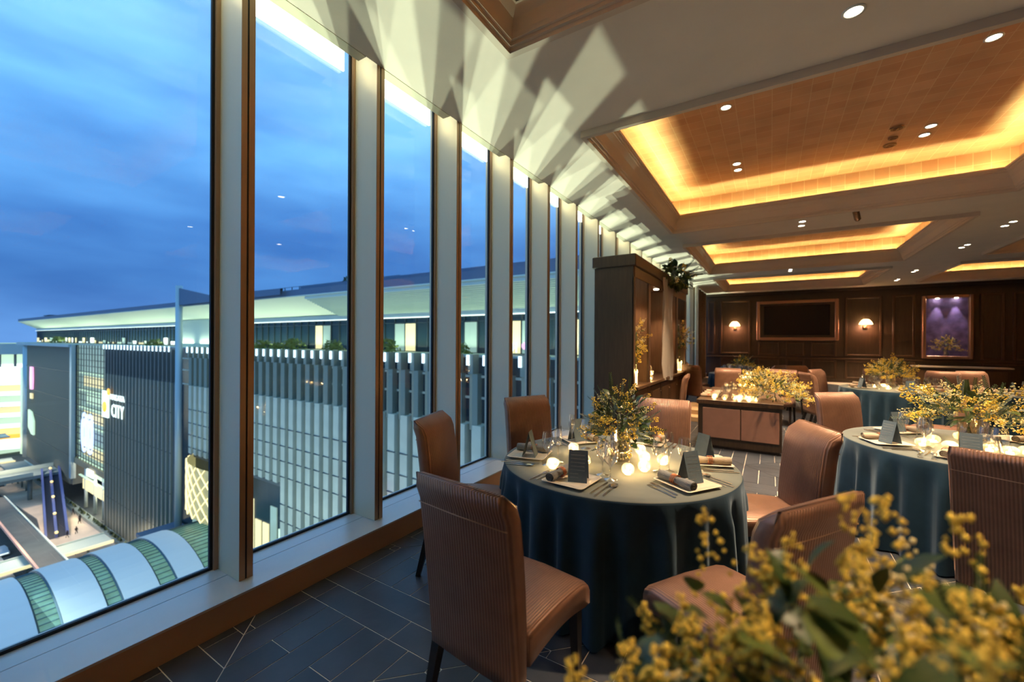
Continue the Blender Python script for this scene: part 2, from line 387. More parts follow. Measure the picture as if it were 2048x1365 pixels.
o = rest.build('tile', 'tile', fl); o['kind'] = 'stuff'

# ceiling with coffers
XS = [(-1.55, 2.71), (4.05, 8.31)]; YS = [(-1.85, 2.43), (3.82, 8.04), (9.33, 13.47), (14.78, 18.5)]
mb = MB(); xb = [-2.49, XS[0][0], XS[0][1], XS[1][0], XS[1][1], XR]; yb = [Y0R]+[v for p in YS for v in p]+[YB]
for i in range(len(xb)-1):
    for j in range(len(yb)-1):
        if i % 2 == 1 and j % 2 == 1: continue
        mb.box(xb[i], yb[j], ZC, xb[i+1], yb[j+1], ZC+.02)
ce = S('ceiling', mb, 'ceiling_paint', 'beige painted ceiling with gilded coffers')
crown = [(-.035,.0),(-.035,-.065),(.012,-.065),(.012,-.035),(.03,-.03),(.03,-.005),(.045,0),(.055,.03),(.085,.10),(.125,.15),(.135,.155),(.135,.17),(.15,.175),(.15,.20),(.165,.20),(.165,.225),(.145,.225)]
ci = 0
for (x0, x1) in XS:
    for (y0, y1) in YS:
        vis = not (y0 < 0 and x0 > 3)
        mb = MB(); rings = []
        for (d, h) in crown: rings.append([(x0+d, y0+d, ZC+h), (x1-d, y0+d, ZC+h), (x1-d, y1-d, ZC+h), (x0+d, y1-d, ZC+h)])
        for a, b in zip(rings[:-1], rings[1:]):
            for k in range(4): mb.add([a[k], a[(k+1) % 4], b[(k+1) % 4], b[k]], [(0, 1, 2, 3)])
        mb.build('crown_molding', 'crown_paint', ce)
        g = MB(); zt = ZC+.53; e = .02
        g.add([(x0-e, y0-e, ZC+.02), (x1+e, y0-e, ZC+.02), (x1+e, y1+e, ZC+.02), (x0-e, y1+e, ZC+.02), (x0-e, y0-e, zt), (x1+e, y0-e, zt), (x1+e, y1+e, zt), (x0-e, y1+e, zt)],
              [(0,1,5,4),(1,2,6,5),(2,3,7,6),(3,0,4,7),(4,5,6,7)])
        g.build('gilded_coffer', 'gold_leaf', ce)
        l = MB(); d = .075; z = ZC+.17; w = .012
        l.box(x0+d, y0+d, z, x0+d+w, y1-d, z+w).box(x1-d-w, y0+d, z, x1-d, y1-d, z+w).box(x0+d+w, y0+d, z, x1-d-w, y0+d+w, z+w).box(x0+d+w, y1-d-w, z, x1-d-w, y1-d, z+w)
        l.build('cove_light', 'led', ce)
# walls out of view close the room
S('wall_right', MB().box(XR, Y0R, 0, XR+.1, YB, 4.2), 'dark_wood')
S('wall_rear', MB().box(-2.6, Y0R-.1, 0, XR, Y0R, 4.2), 'dark_wood')
S('trim_1', MB().box(-3.0, Y0R, 4.1, XR, YB+.2, 4.2), 'dark_wood')

# ------------------------------------------------------------------ window wall
SZ = .158; XG = -2.765; XF = -2.49
ws = S('trim_2', MB().box(XG-.1, Y0R, -.1, -2.37, YB, -.002), 'sill_metal', 'window sill ledge running along the glass')
o = MB()
fy = [1.152+.9265*k for k in range(-4, 19)]   # near face of each mullion
j = 0
bb = [Y0R]+[fy[k]+.05 for k in range(3, 20, 4)]+[YB]
for a, b in zip(bb[:-1], bb[1:]):
    ws2 = MB().box(-2.385, a+.002, 0, -2.37, b-.002, SZ-.012); ws2.build('base_panel', 'base_warm_lit', ws)
    MB().box(-2.50, a+.0015, SZ-.012, -2.368, b-.0015, SZ).build('sill_board', 'sill_metal', ws)
    MB().box(-2.62, a, SZ-.012, -2.502, b, SZ-.001).build('sill_board', 'sill_metal', ws)
    MB().box(XG-.05, a, SZ-.012, -2.622, b, SZ).build('sill_board', 'sill_metal', ws)
FW = .072
for k, y in enumerate(fy):
    w = S('window_%d' % (k+1), MB().box(XG-.004, y+FW+.006, SZ, XG+.004, y+.9265-.012, 3.95), 'window_glass', 'tall pane of the window wall')
    ya, yb_ = y+FW, y+.9265
    # mullion fin
    f = MB(); f.box(XG-.06, y, SZ, XF-.004, y+FW, 3.95)
    f.build('mullion', 'fin_metal', w)
    for a, b in ((y, y+.030), (y+.040, y+FW)): MB().box(XF-.004, a, SZ, XF, b, ZC).build('mullion_cap', 'fin_warm_lit', w)
    MB().box(XF-.006, y+.030, SZ, XF-.0035, y+.040, ZC).build('mullion_groove', 'gasket', w)
    # frame + gasket on the far end of the pane (in front of next fin's near face)
    MB().box(XG-.02, yb_-.022, SZ, XG+.030, yb_-.0005, 3.95).build('glazing_bead', 'fin_warm_lit', w)
    g = MB(); g.box(XG-.006, yb_-.038, SZ, XG+.012, yb_-.022, 3.95).box(XG-.006, ya, SZ, XG+.012, ya+.012, 3.95).box(XG-.006, ya+.012, SZ, XG+.012, yb_-.038, SZ+.016)
    g.build('gasket', 'gasket', w)
    MB().box(XF-.083, ya, ZC-.004, XF+.002, yb_-.10, ZC+.016).build('head_ledge', 'crown_paint' if False else 'fin_metal', w)
    MB().box(XG+.013, ya+.012, ZC-.02, XG+.028, yb_-.10, ZC+.15).build('head_glow_band', 'head_glow', w)  # glowing band stands in for the lit pocket reflected in the glass
S('trim_3', MB().box(XG-.1, Y0R, 3.95, -2.47, YB, 4.09).box(-2.49, Y0R, ZC+.021, -2.48, YB, 3.95), 'white_trim')
# ------------------------------------------------------------------ the city outside
FY = 34.0
st = S('ground_street', MB().box(-420, -60, -46, 60, 60, -45.3), 'road', 'street and forecourt far below the window')
pz = [(-235,33.9),(-135,33.9),(-104,33.9),(-104,24),(-128,22.5),(-160,26),(-200,24),(-235,24)]
MB().prism(pz, -45.29, -45.0).build('plaza_paving', 'plaza_stone', st)
MB().box(-232, 8, -45.29, -96, 17.5, -45.1).build('carriageway', 'plaza_stone', st)
# department store: louvred front
b = thing('station_building', 'huge station building with louvred front and floodlit flat roof canopy', 'building', (0, FY, 0))
MB().box(-140, .6, -45, 20, 20, -.3).build('glazed_front', 'facade_glass', b)
MB().box(-140, .35, -6.9, -98, .6, -.5).build('upper_band', 'facade_dark', b)
MB().box(-140, .0, -45, -98.2, .6, -7.0).build('lower_wall', 'facade_dark', b)
M('lattice_back', (.25,.24,.14), .5, em=(.42,.38,.16), es=.35, var=.5, vs_=.6)
dk = M('facade_line', (.02,.04,.05), .5)
mb = MB()
for z in (-2.2, -4.4, -7.1): mb.box(-97, .45, z-.12, 20, .7, z+.12)
mb.build('floor_band', 'louver_pale', b)
l1 = MB().prism([(-.50,.62),(-.50,-.20),(.0,-.42),(.50,-.20),(.50,.62)], -7.6, -1.9).mesh('louver', 'louver')
l2 = MB().prism([(-.62,.62),(-.62,-.40),(.62,-.50),(.62,.62)], -45, -7.1).mesh('louver', 'louver_pale')
l2s = MB().prism([(-.62,.62),(-.62,-.40),(.62,-.50),(.62,.62)], -19.6, -7.1).mesh('louver', 'louver_pale')
l3 = MB().prism([(-.30,.6),(-.30,-.45),(.30,-.45),(.30,.6)], -1.9, .1).mesh('louver', 'louver')
tp = MB().box(-.42, -.62, -1.0, -.12, -.46, .05).mesh('louver_tip_lamp', 'tip_lamp')
lq = MB().prism([(-.25,.3),(-.25,-.35),(.25,-.35),(.25,.3)], -45, -7.1).mesh('louver', 'louver_dark')
lq1 = MB().prism([(-.25,.3),(-.25,-.30),(.25,-.30),(.25,.3)], -7.1, -.6).mesh('louver', 'facade_dark')
jt = MB()
for i in range(76):
    x = -139.2+2.06*i
    if x > 14: break
    if x < -98:
        put('louver', lq, b, (x, 0, 0)); put('louver', lq1, b, (x, 0, 0)); put('louver_tip_lamp', tp, b, (x, 0, 0))
        for z in (-13, -21, -29, -37): jt.box(x-.27, -.37, z, x+.27, -.3, z+.14)
    elif x > -93:
        put('louver', l3, b, (x, 0, 0)); put('louver', l1, b, (x+.2, 0, 0)); put('louver', l2s if x < -61 else l2, b, (x+.75, 0, 0)); put('louver_tip_lamp', tp, b, (x, 0, 0))
        for z in (-11.5, -14, -16.2, -18.5)+(() if x < -61 else (-22.5, -25, -29, -33, -37, -41)): jt.box(x+.12, -.53, z, x+1.38, -.38, z+.10)
jt.build('louver_joints', dk, b)['kind'] = 'stuff'
# undercut with lit shopfront under the louvers
MB().box(-92.5, .2, -20.4, -61, .9, -19.6).build('undercut_edge', 'facade_dark', b)
for k in range(14): MB().box(-92+2.25*k, .42, -34, -92+2.25*k+1.7, .58, -27 if k % 3 else -24).build('lit_window', 'lit_warm' if k in (9, 10, 11) else 'lit_green' if k % 2 else 'lit_glass', b)
# curved golden lattice drum
dr = MB(); n = 16
for i in range(n+1): pass
DC = (-80, 2.5); R_ = 11.5
for i in range(14):
    a0 = rad(95+i*14); a1 = rad(95+(i+1)*14)
    dr.add([(DC[0]+R_*cos(a), DC[1]+R_*.42*sin(a)-1.0, z) for a, z in ((a0, -28.5), (a1, -28.5), (a1, -19.8), (a0, -19.8))], [(0,1,2,3)])
dr.build('lattice_drum', 'lattice_back', b)
lt = MB()
for i in range(-6, 16):
    for sg in (1, -1):
        pts = []
        for k in range(7):
            z = -28.5+8.7*k/6; a = rad(95+196*(i/13+sg*k/6*.26))
            if rad(95) <= a <= rad(291): pts.append((DC[0]+(R_+.12)*cos(a), DC[1]-1.0+(R_*.42+.12)*sin(a), z))
        if len(pts) > 1: lt.tube(pts, .10, 4, False)
o = lt.build('lattice', 'gold_mesh', b); o['kind'] = 'stuff'
MB().box(-98.2, -6, -34.6, -78, .3, -34.0).build('porch_roof', 'canopy_blue', b)
MB().box(-97, -5, -45, -79, 0, -34.6).build('porch_glazing', 'vault_glass', b)
# corner column
MB().lathe([(.55, -34), (.55, 11.6)], 20, (-94.9, -.8, 0)).build('corner_column', 'column_pale', b)
fin = MB().add([(-95,-1,11.2),(-95,-1,7.9),(-60,-1,8.0),(-60,-1,8.9),(-82,-1,9.1),(-95,-.6,11.2),(-95,-.6,7.9),(-60,-.6,8.0),(-60,-.6,8.9),(-82,-.6,9.1)], [(0,1,2,3,4),(9,8,7,6,5),(0,4,9,5),(4,3,8,9)])
fin.build('roof_gable', 'canopy_blue', b)
# atrium between the two blocks
MB().box(-168, .9, -32, -139, 1.3, -.3).build('atrium_glazing', 'lit_glass', b)
for k in range(7):
    z = -7.9-4.75*k
    MB().box(-164, .35, z-.2, -139.9, .8, z+.05).build('atrium_floor', 'lit_green', b)
    MB().box(-162+3*(k%2), .75, z-3.6, -141, .9, z-.9).build('atrium_interior', ('lit_warm', 'lit_green', 'lit_warm', 'lit_glass')[k % 4], b)
fr = MB()
for k in range(21): fr.box(-166.8, .2, -1.2-1.58*k, -140, .35, -1.05-1.58*k)
for k in range(12): fr.box(-166.6+2.4*k, .2, -32, -166.48+2.4*k, .35, -.3)
o = fr.build('atrium_mullions', dk, b); o['kind'] = 'stuff'
MB().box(-168, 0, -33.5, -140, 6, -32).build('atrium_soffit', 'light_wood', b)
for x in (-160, -152, -145): MB().lathe([(.35, -45), (.35, -33.5)], 8, (x, 1, 0)).build('atrium_column', 'column_pale', b)
for k in range(5): MB().box(-165+4*k, 8, -45, -162.2+4*k, 8.3, -38).build('lit_window', 'amber_lit' if k % 2 else 'white_lit', b)
MB().box(-153, -.5, -34.6, -148, -.2, -32.8).build('atrium_sign', 'white_lit', b)
nb = MB()
for (rx, rz, cx, cz) in ((2.3, 5.2, -155.5, -23.5), (2.3, 5.2, -150.5, -23.5), (1.0, 3.6, -155.5, -23.5), (1.0, 3.6, -150.5, -23.5)):
    nb.tube([(cx+rx*cos(2*pi*t/20), -.4, cz+rz*sin(2*pi*t/20)) for t in range(21)], .20, 5)
nb.build('neon_rings', 'blue_lit', b)
# dark block on the left
MB().box(-224, 0, -40, -168, 20, -.3).build('dark_block', 'facade_dark', b)
dl = MB().box(-.16, -.3, -40, .16, 0, -.6).mesh('louver', 'louver_dark')
for i in range(62): put('louver', dl, b, (-223+.88*i, 0, 0))
for i in range(30): pass
for z in (-.6, -8, -16, -24, -32): MB().box(-224, -.34, z-.15, -168, -.02, z+.05).build('floor_joint', dk, b)
MB().lathe([(4.2, -41), (4.2, -.9)], 20, (-227.5, 3.5, 0)).build('corner_column', 'white_lit' if False else 'column_pale', b)
MB().lathe([(3.2, -40), (3.2, -9)], 12, (-228.6, 2.2, 0)).build('lit_corner', 'lit_green', b)
MB().box(-236, -1, -.9, -168, 20, -.2).build('parapet', 'column_pale', b)
MB().box(-168.6, -.6, -38, -166.8, .4, -.3).build('edge_pier', 'column_pale', b)
put('louver_tip_lamp', MB().box(-222, -.4, -.85, -170, -.3, -.55).mesh('parapet_lamp', 'tip_lamp'), b)
# signs
sg = text('sign_lettering', 'CITY', 4.6, 'white_lit', b, (-133.6, -.55, -17.0), (rad(90), 0, 0), .08); sg.scale = (.85, .95, 1)
sg = text('sign_lettering', 'HAKATA', 2.1, 'white_lit', b, (-134.4, -.55, -13.0), (rad(90), 0, 0), .08); sg.scale = (1.15, .9, 1)
MB().box(-139.6, -.75, -17.6, -135.2, -.5, -11.2).build('sign_emblem', 'white_lit', b)
MB().lathe([(.01, 0), (1.3, 0), (1.3, .2)], 14).xf(Matrix.Translation((-137.2, -.78, -15.0)) @ Matrix.Rotation(rad(90), 4, 'X')).build('emblem_disc', 'orange_lit', b)
MB().lathe([(.01, 0), (.8, 0), (.8, .2)], 12).xf(Matrix.Translation((-134.3, -.8, -11.2)) @ Matrix.Rotation(rad(90), 4, 'X')).build('emblem_dot', 'orange_lit', b)
bl = MB().prism([(-1.9,-3.2),(-1.4,-6.6),(1.4,-6.6),(1.9,-3.2),(1.5,1.0),(-1.5,1.0)], -.9, -.5, 'y'); bl.xf(Matrix.Translation((-213.5, 0, -9.2))).build('balloon_sign', 'pink_lit', b)
MB().box(-214.8, -.9, -19.0, -212.2, -.5, -17.2).build('balloon_basket_sign', 'lit_warm', b)
MB().prism([(-217.5,-23.0),(-213,-23.5),(-209.6,-26.5),(-209.6,-31),(-213,-31),(-217.5,-29)], -.9, -.5, 'y').build('banner_sign', 'lit_green', b)
# roof garden, set-back top floor, canopy
MB().box(-250, 1, -.25, 20, 7, 0).build('roof_terrace', 'deck_pale', b)
MB().box(-248, 6, 0, 20, 7, 5.4).build('top_floor_glazing', 'facade_glass', b)
tf = MB()
for k in range(132): tf.box(-247+2.03*k, 5.85, 0, -246.86+2.03*k, 6, 5.0)
tf.box(-248, 5.85, 3.8, 20, 6, 3.95)
o = tf.build('top_floor_frames', dk, b); o['kind'] = 'stuff'
for k in range(28):
    if k in (2, 3, 6, 11, 12, 17, 20, 21, 24): MB().box(-66.2+2.03*k*1.0, 5.88, .1, -64.4+2.03*k, 5.96, 3.75).build('lit_window', 'lit_glass' if k % 2 else 'lit_warm', b)
for k in range(34): MB().box(-246+4.0*k, 5.7, .2, -246+4.0*k+random.choice((1.0, 2.0, 3.2)), 5.8, random.choice((.6, 1.0, 1.8))).build('lit_window', random.choice(('lit_warm', 'lit_green', 'lit_warm', 'white_lit', 'lit_glass')), b)
MB().box(-112, 5.0, 0, -97, 5.8, 5.6).build('stair_house', 'soffit', b)
cn = MB()
tip = (-240, 0)
poly_f = [(-240, 0), (25, 0), (25, 26), (-205, 26)]
cn.prism([(-240,0),(25,0),(25,12),(-246,12)], 7.85, 8.7).build('roof_canopy', 'canopy_blue', b)
MB().add([(-240,.0,7.84),(25,.0,7.84),(25,6.2,5.4),(-248,6.2,5.4),(-240,.0,7.7),(25,.0,7.7),(25,6.2,5.26),(-248,6.2,5.26)], [(0,1,2,3),(7,6,5,4),(0,4,5,1),(1,5,6,2),(2,6,7,3),(3,7,4,0)]).build('soffit', 'soffit', b)
sf = MB()
for k in range(15):
    y = .25+.38*k; z = 7.7-y*.3935; sf.box(-56, y, z-.34, 24, y+.13, z+.02)
o = sf.build('soffit_slats', 'soffit', b); o['kind'] = 'stuff'
MB().box(-248, 5.75, 4.6, 24, 6.0, 5.3).build('clerestory', 'column_pale', b)
MB().box(-248, 5.6, 4.5, 24, 5.74, 4.62).build('cornice_light', 'white_lit', b)
for k in range(16): MB().box(-70+2*k, 3, 8.7, -69.93+2*k, 3.1, 9.8).build('roof_rail_post', dk, b)
MB().box(-70, 3, 9.75, -40, 3.06, 9.8).box(-70, 3, 9.2, -40, 3.06, 9.24).build('roof_rail', dk, b)
MB().box(-212, 2, 8.7, -209, 4, 9.3).box(-214, 2, 9.3, -206, 4, 9.5).build('roof_plant', dk, b)
MB().box(-60, 2, 8.7, 24, 12, 9.5).build('roof_upstand', 'canopy_blue', b)
# shrubs of the roof garden
def shrub(name, x, y, z, r, h, seed, mat='leaf_light', nn=70, parent=None):
    rn = random.Random(seed); mb = MB()
    for _ in range(nn):
        a = rn.uniform(0, 2*pi); q = r*math.sqrt(rn.random()); zz = h*rn.random(); q *= 1-.6*(zz/h)**2; s = r*.22
        c = Vector((q*cos(a), q*sin(a), zz)); d1 = Vector((rn.uniform(-1,1), rn.uniform(-1,1), rn.uniform(-1,1)))*s; d2 = Vector((rn.uniform(-1,1), rn.uniform(-1,1), rn.uniform(-1,1)))*s
        mb.add([c-d1, c+d2*.5, c+d1, c-d2*.5], [(0,1,2,3)])
    o = mb.build(name, mat, parent, (x, y, z)); return o
M('garden_leaf_glow', (.07,.11,.03), .7, var=.5, vs_=2, em=(.20,.34,.06), es=.04)  # faint emission stands in for light falling on the roof shrubs
lab = ['round shrub of the roof garden opposite, lit green', 'roof garden shrub in the narrow second window bay', 'low clipped shrub by the lit panels of the roof terrace', 'roof terrace shrub beside the third mullion', 'small roof garden shrub seen next to the fourth mullion', 'spreading shrub above the louvers of the second pane', 'roof shrub half hidden behind the second mullion', 'dense shrub on the roof terrace above the sign', 'dark hedge-like shrub at the far end of the terrace']
for k, (x, y, r) in enumerate(((-72.5, 37, 1.3), (-63.5, 37, 1.5), (-53.5, 37, 1.4), (-42, 36.8, 1.5), (-30, 37, 1.1), (-68.5, 37.4, .9), (-77, 37, 1.2), (-120, 37.5, 1.3), (-205, 38, 2.0))):
    tag(shrub('roof_shrub', x, y, 0, r*1.3, r*1.05, k, 'garden_leaf_glow', 110), lab[k], 'shrub', 'shrubs of the roof garden opposite')
o = tag(shrub('roof_tree', -52.0, 38.5, 9.4, 1.3, 1.2, 30, 'leaf', 90), 'dark round tree on top of the floodlit canopy roof', 'tree')
# mirrored roof sign
t = thing('rooftop_sign', 'small white lit lettering with red dots above the louvers', 'sign', (-22.0, 36.4, .1))
text('sign_lettering', 'Ra', 1.5, 'white_lit', t, (0, 0, .2), (rad(90), 0, 0), .03, mirror=True)
MB().ball((.9, 0, .9), .42).build('sign_dot', 'pink_lit', t); MB().ball((-1.9, 0, -.3), .42).build('sign_dot', 'pink_lit', t)
MB().box(-2.2, .1, -.9, 1.2, .2, 0).build('sign_board', 'facade_dark', t)
# pink and yellow lights low on the facade
t = thing('street_sign', 'pink and yellow glowing heart sign low on the louvred front', 'sign', (-41.5, 31.8, -18.8))
MB().prism([(0,0),(1.6,.9),(2.5,2.4),(1.6,3.0),(.3,2.2),(-.9,2.9),(-1.7,2.2),(-1.2,.9)], 0, .2, 'y').build('pink_heart', 'pink_lit', t)
MB().prism([(3.6,-1.6),(5.6,-1.6),(6.3,-.4),(5.0,.5),(3.4,0)], 0, .2, 'y').build('yellow_disc', 'amber_lit', t)
# barrel-vaulted arcade roof
v = thing('arcade_roof', 'barrel-vaulted arcade roof of white panels and glass bands', 'roof', (-78.7, 0, -46.9))
VR = 18.0
def band(y0, y1, r, mat, name, n=18, a0=28, a1=150, th=.25):
    mb = MB(); P = []
    for k in range(n+1):
        a = rad(a0+(a1-a0)*k/n)
        for (y, q) in ((y0, r), (y1, r), (y1, r-th), (y0, r-th)): P.append((q*cos(a), y, q*sin(a)))
    F = []
    for k in range(n):
        for j in range(4): F.append((k*4+j, k*4+(j+1) % 4, k*4+4+(j+1) % 4, k*4+4+j))
    mb.add(P, F, False); return mb.build(name, mat, v)
for (a, c) in ((-8, -3.5), (-2, 2.0), (3.6, 7.2), (8.0, 11.4), (13.4, 17.1), (18.7, 22.3), (24.3, 27.4)):
    band(a, c, VR, 'vault_panel', 'roof_panel')
for (a, c) in ((-3.5, -2), (2.0, 3.6), (7.2, 8.0), (11.4, 13.4), (17.1, 18.7), (22.3, 24.3), (27.4, 34)):
    band(a, c, VR-.35, 'vault_glass', 'roof_glass', 12)
    rb = MB(); n = 44
    for k in range(n):
        an = rad(28+122*k/(n-1)); rb.tube([(VR*.986*cos(an), a, VR*.986*sin(an)), (VR*.986*cos(an), c, VR*.986*sin(an))], .06, 4, False)
    for yy in (a+.05, c-.05): rb.tube([(VR*.99*cos(rad(28+122*k/24)), yy, VR*.99*sin(rad(28+122*k/24))) for k in range(25)], .14, 4, False)
    for k in range(0, n-4, 4):
        a0 = rad(28+122*k/(n-1)); a1 = rad(28+122*(k+4)/(n-1)); rb.tube([(VR*.97*cos(a0), a, VR*.97*sin(a0)), (VR*.97*cos(a1), c, VR*.97*sin(a1))], .10, 4, False)
    o = rb.build('roof_ribs', 'vault_rib', v); o['kind'] = 'stuff'
# forecourt: footbridge, escalators, canopy strip, hedge, walkway slabs
t = thing('station_steps_hedge', 'long planted strip running along the foot of the louvred building', 'hedge', (0, 0, 0))
MB().box(-232, 32.2, -45, -104, 33.6, -44.2).build('planter', 'deck_metal', t)
hb = MB(); rn = random.Random(5)
for k in range(260):
    x = rn.uniform(-230, -105); hb.add([(x-.6, 32.4+rn.random(), -44.2), (x+.6, 32.3+rn.random(), -44.1), (x+rn.uniform(-.4,.4), 32.9, -43.3)], [(0,1,2)])
o = hb.build('foliage', 'hedge', t); o['kind'] = 'stuff'
e = thing('escalator', 'pair of dark escalators with blue sides on the forecourt', 'escalator', (-162, 29, -45))
a_, z_ = Vector((21, -2.6, 0)), Vector((-19, 3.4, 7.5))
for k, (w0, w1, mt) in enumerate(((-1.9, -.7, 'escalator_step'), (-.7, -.2, 'escalator_side'), (-.2, 1.1, 'escalator_step'), (1.1, 1.6, 'escalator_side'), (-2.3, -1.9, 'escalator_side'))):
    h = .9 if mt == 'escalator_side' else 0
    MB().add([a_+Vector((0, w0, h)), a_+Vector((0, w1, h)), z_+Vector((0, w1, h)), z_+Vector((0, w0, h)), a_+Vector((0, w0, -.6)), a_+Vector((0, w1, -.6)), z_+Vector((0, w1, -1)), z_+Vector((0, w0, -1))], [(0,1,2,3),(4,5,1,0),(5,6,2,1),(6,7,3,2),(7,4,0,3)]).build('escalator_run' if not h else 'balustrade', mt, e)
for k in range(5): MB().ball(a_.lerp(z_, k/4.2)+Vector((0, -.45, 1.3)), .35, 6, 4).build('guide_lamp', 'amber_lit', e)
br = thing('footbridge', 'raised green-grey footbridge crossing the forecourt to the escalators', 'bridge', (-181, 0, -37.5))
MB().box(-5, -14, -.9, 4, 33.5, 0).build('deck', 'deck_metal', br); MB().box(-5.2, -14, 0, -5, 33.5, 1.1).build('parapet', 'deck_pale', br); MB().box(4, -14, 0, 4.2, 28, 1.1).build('parapet', 'deck_pale', br)
for y in (-8, 4, 16, 28): MB().lathe([(.5, -7.6), (.5, -.9)], 8, (0, y, 0)).build('pier', 'deck_metal', br)
for k, (nm, lb, x0, y0, x1, y1, z, mt) in enumerate((
    ('covered_walkway', 'long dark covered walkway roof with pink kerb, near the white car', -172, 18.6, -112, 22.0, -40.5, 'road'),
    ('covered_walkway', 'dark covered walkway roof farther up the street beyond the footbridge', -236, 20.5, -190, 24.5, -41.5, 'road'),
    ('glass_canopy', 'pale long canopy beyond the footbridge next to the lit mall', -254, -10, -246, 33, -36, 'deck_pale'),
    ('shelter_roof', 'yellow lit shelter roofs across the far end of the forecourt', -228, -6, -222, 31, -41, 'deck_pale'),
    ('entrance_canopy', 'pale entrance roof with slot in front of the dark block', -212, 26.5, -190, 31.5, -39.5, 'deck_metal'),
    ('forecourt_canopy', 'narrow pale canopy beside the barrel-vaulted arcade roof', -126, -2, -120, 30.5, -42, 'deck_pale'))):
    t = thing(nm, lb, 'canopy', ((x0+x1)/2, (y0+y1)/2, z)); hx, hy = (x1-x0)/2, (y1-y0)/2
    MB().box(-hx, -hy, -.35, hx, hy, 0).build('roof', mt, t)
    lx = hx > hy
    MB().box(-hx, -hy-.35, -.3, hx, -hy, .25).build('edge', 'pink_stone' if mt == 'road' else 'deck_metal', t) if lx else MB().box(-hx-.35, -hy, -.3, -hx, hy, .25).build('edge', 'deck_pale', t)
    MB().box(-hx, hy, -.3, hx, hy+.3, .25).build('edge', 'deck_pale', t) if lx else MB().box(hx, -hy, -.3, hx+.3, hy, .25).build('edge', 'lit_warm' if k in (3, 5) else 'deck_pale', t)
    for q in (-.8, -.27, .27, .8): MB().lathe([(.22, -45-z), (.22, -.35)], 6, (q*hx if lx else 0, 0 if lx else q*hy, 0)).build('post', 'deck_metal', t)
t = thing('garden_bed', 'strip of planted beds and trees beside the arcade roof', 'planting', (-116, 14, -45.3))
MB().box(-3, -18, 0, 4, 4, .5).build('kerb', 'deck_metal', t)
shrub('foliage', .5, -7, .4, 4.5, 3.0, 77, 'hedge', 500, t)['kind'] = 'stuff'; KIDS.clear()
# cars
def car(lb, x, y, rz):
    t = thing('car', lb, 'car', (x, y, -45.3), rz, 'cars on the road below')
    MB().prism([(-2.2,.35),(2.2,.35),(2.2,.8),(1.3,.95),(.7,1.45),(-1.2,1.45),(-1.9,.95),(-2.2,.9)], -.9, .9, 'y').build('body', 'car_paint', t)
    MB().prism([(1.15,.98),(.65,1.38),(-1.1,1.38),(-1.65,.98)], -.91, .91, 'y').build('window_band', 'black_glass', t)
    for sx in (-1.35, 1.35):
        for sy in (-.8, .8): MB().lathe([(.33, -.1), (.33, .1)], 10).xf(Matrix.Translation((sx, sy, .33)) @ Matrix.Rotation(pi/2, 4, 'X')).build('wheel', 'gasket', t)
    MB().box(2.15, -.7, .55, 2.25, .7, .75).build('headlamp', 'white_lit', t)
car('pale silver car beside the long dark walkway roof', -141, 17.6, 0.1)
car('second pale car following farther up the road', -158, 16.2, 0.1)
# pedestrians
def person_mesh(seed):
    rn = random.Random(seed); s = rn.choice((-1, 1)); mb = MB()
    mb.lathe([(.10,.78),(.17,.86),(.16,1.0),(.20,1.3),(.21,1.42),(.08,1.5),(.07,1.55),(.11,1.62),(.11,1.72),(.06,1.80),(.01,1.82)], 8)
    mb.tube([(0,.08,.9),(.16*s,.09,.46),(.22*s,.09,.03)], [.10,.07,.05], 5); mb.tube([(0,-.08,.9),(-.14*s,-.09,.46),(-.26*s,-.09,.03)], [.10,.07,.05], 5)
    mb.tube([(0,.22,1.38),(-.10*s,.27,1.1),(.05,.27,.85)], [.06,.05,.035], 5); mb.tube([(0,-.22,1.38),(.10*s,-.27,1.1),(.1,-.27,.85)], [.06,.05,.035], 5)
    return mb.mesh('person', 'person_dark')
pm = [person_mesh(k) for k in range(3)]
pl = ['alone in the middle of the pale plaza', 'near the foot of the escalators', 'right behind the escalator foot', 'by the atrium entrance', 'beside the planted strip', 'crossing near the narrow canopy', 'walking past the narrow canopy, second of a cluster', 'third of the cluster by the canopy', 'on the far plaza beyond the footbridge', 'farther out beyond the footbridge', 'near the dark block corner', 'between the escalators and the atrium']
for k, (x, y) in enumerate(((-149, 31.5), (-139, 27.3), (-140, 29.0), (-147, 31.0), (-165, 31.4), (-128, 28.6), (-127, 27.3), (-126.5, 26.2), (-195, 29.5), (-205, 28), (-190, 32), (-156, 31.7))):
    tag(put('person', pm[k % 3], None, (x, y, -45), k*1.3), 'tiny dark-clothed pedestrian '+pl[k], 'person', 'pedestrians on the forecourt')
# lit shopping mall at the far left
t = thing('shopping_mall', 'brightly lit shopping mall with stacked curved white balconies', 'building', (-262, 0, 0))
MB().box(-30, -40, -45, 0, 60, -.6).build('wall', 'lit_green', t)
MB().box(-30, -40, -5, 2, 60, -.6).build('roof_block', 'column_pale', t)
for k in range(8):
    z = -12-4.3*k
    MB().box(0, -40, z-.9, 3.5, 60, z).build('balcony', 'facade_glass' if k > 1 else 'column_pale', t)
    P = [(3.5+2.2*sin(pi*(y+40)/12.0)**2, y) for y in [-40+1.5*i for i in range(67)]]
    mb = MB(); n = len(P); mb.add([(x, y, z-.8) for x, y in P]+[(x, y, z+.9) for x, y in P], [(i, i+1, n+i+1, n+i) for i in range(n-1)]); mb.build('curved_balustrade', 'orange_lit' if k == 6 else 'white_lit', t)
    MB().box(0, -38, z, .3, 60, z+3.0).build('shop_window', ('white_lit', 'white_lit', 'lit_warm', 'lit_green', 'lit_warm', 'lit_green', 'amber_lit', 'white_lit')[k], t)
for y in range(-40, 60, 4): MB().box(.2, y, -10, .6, y+.7, -5).build('roof_post', 'facade_dark', t)
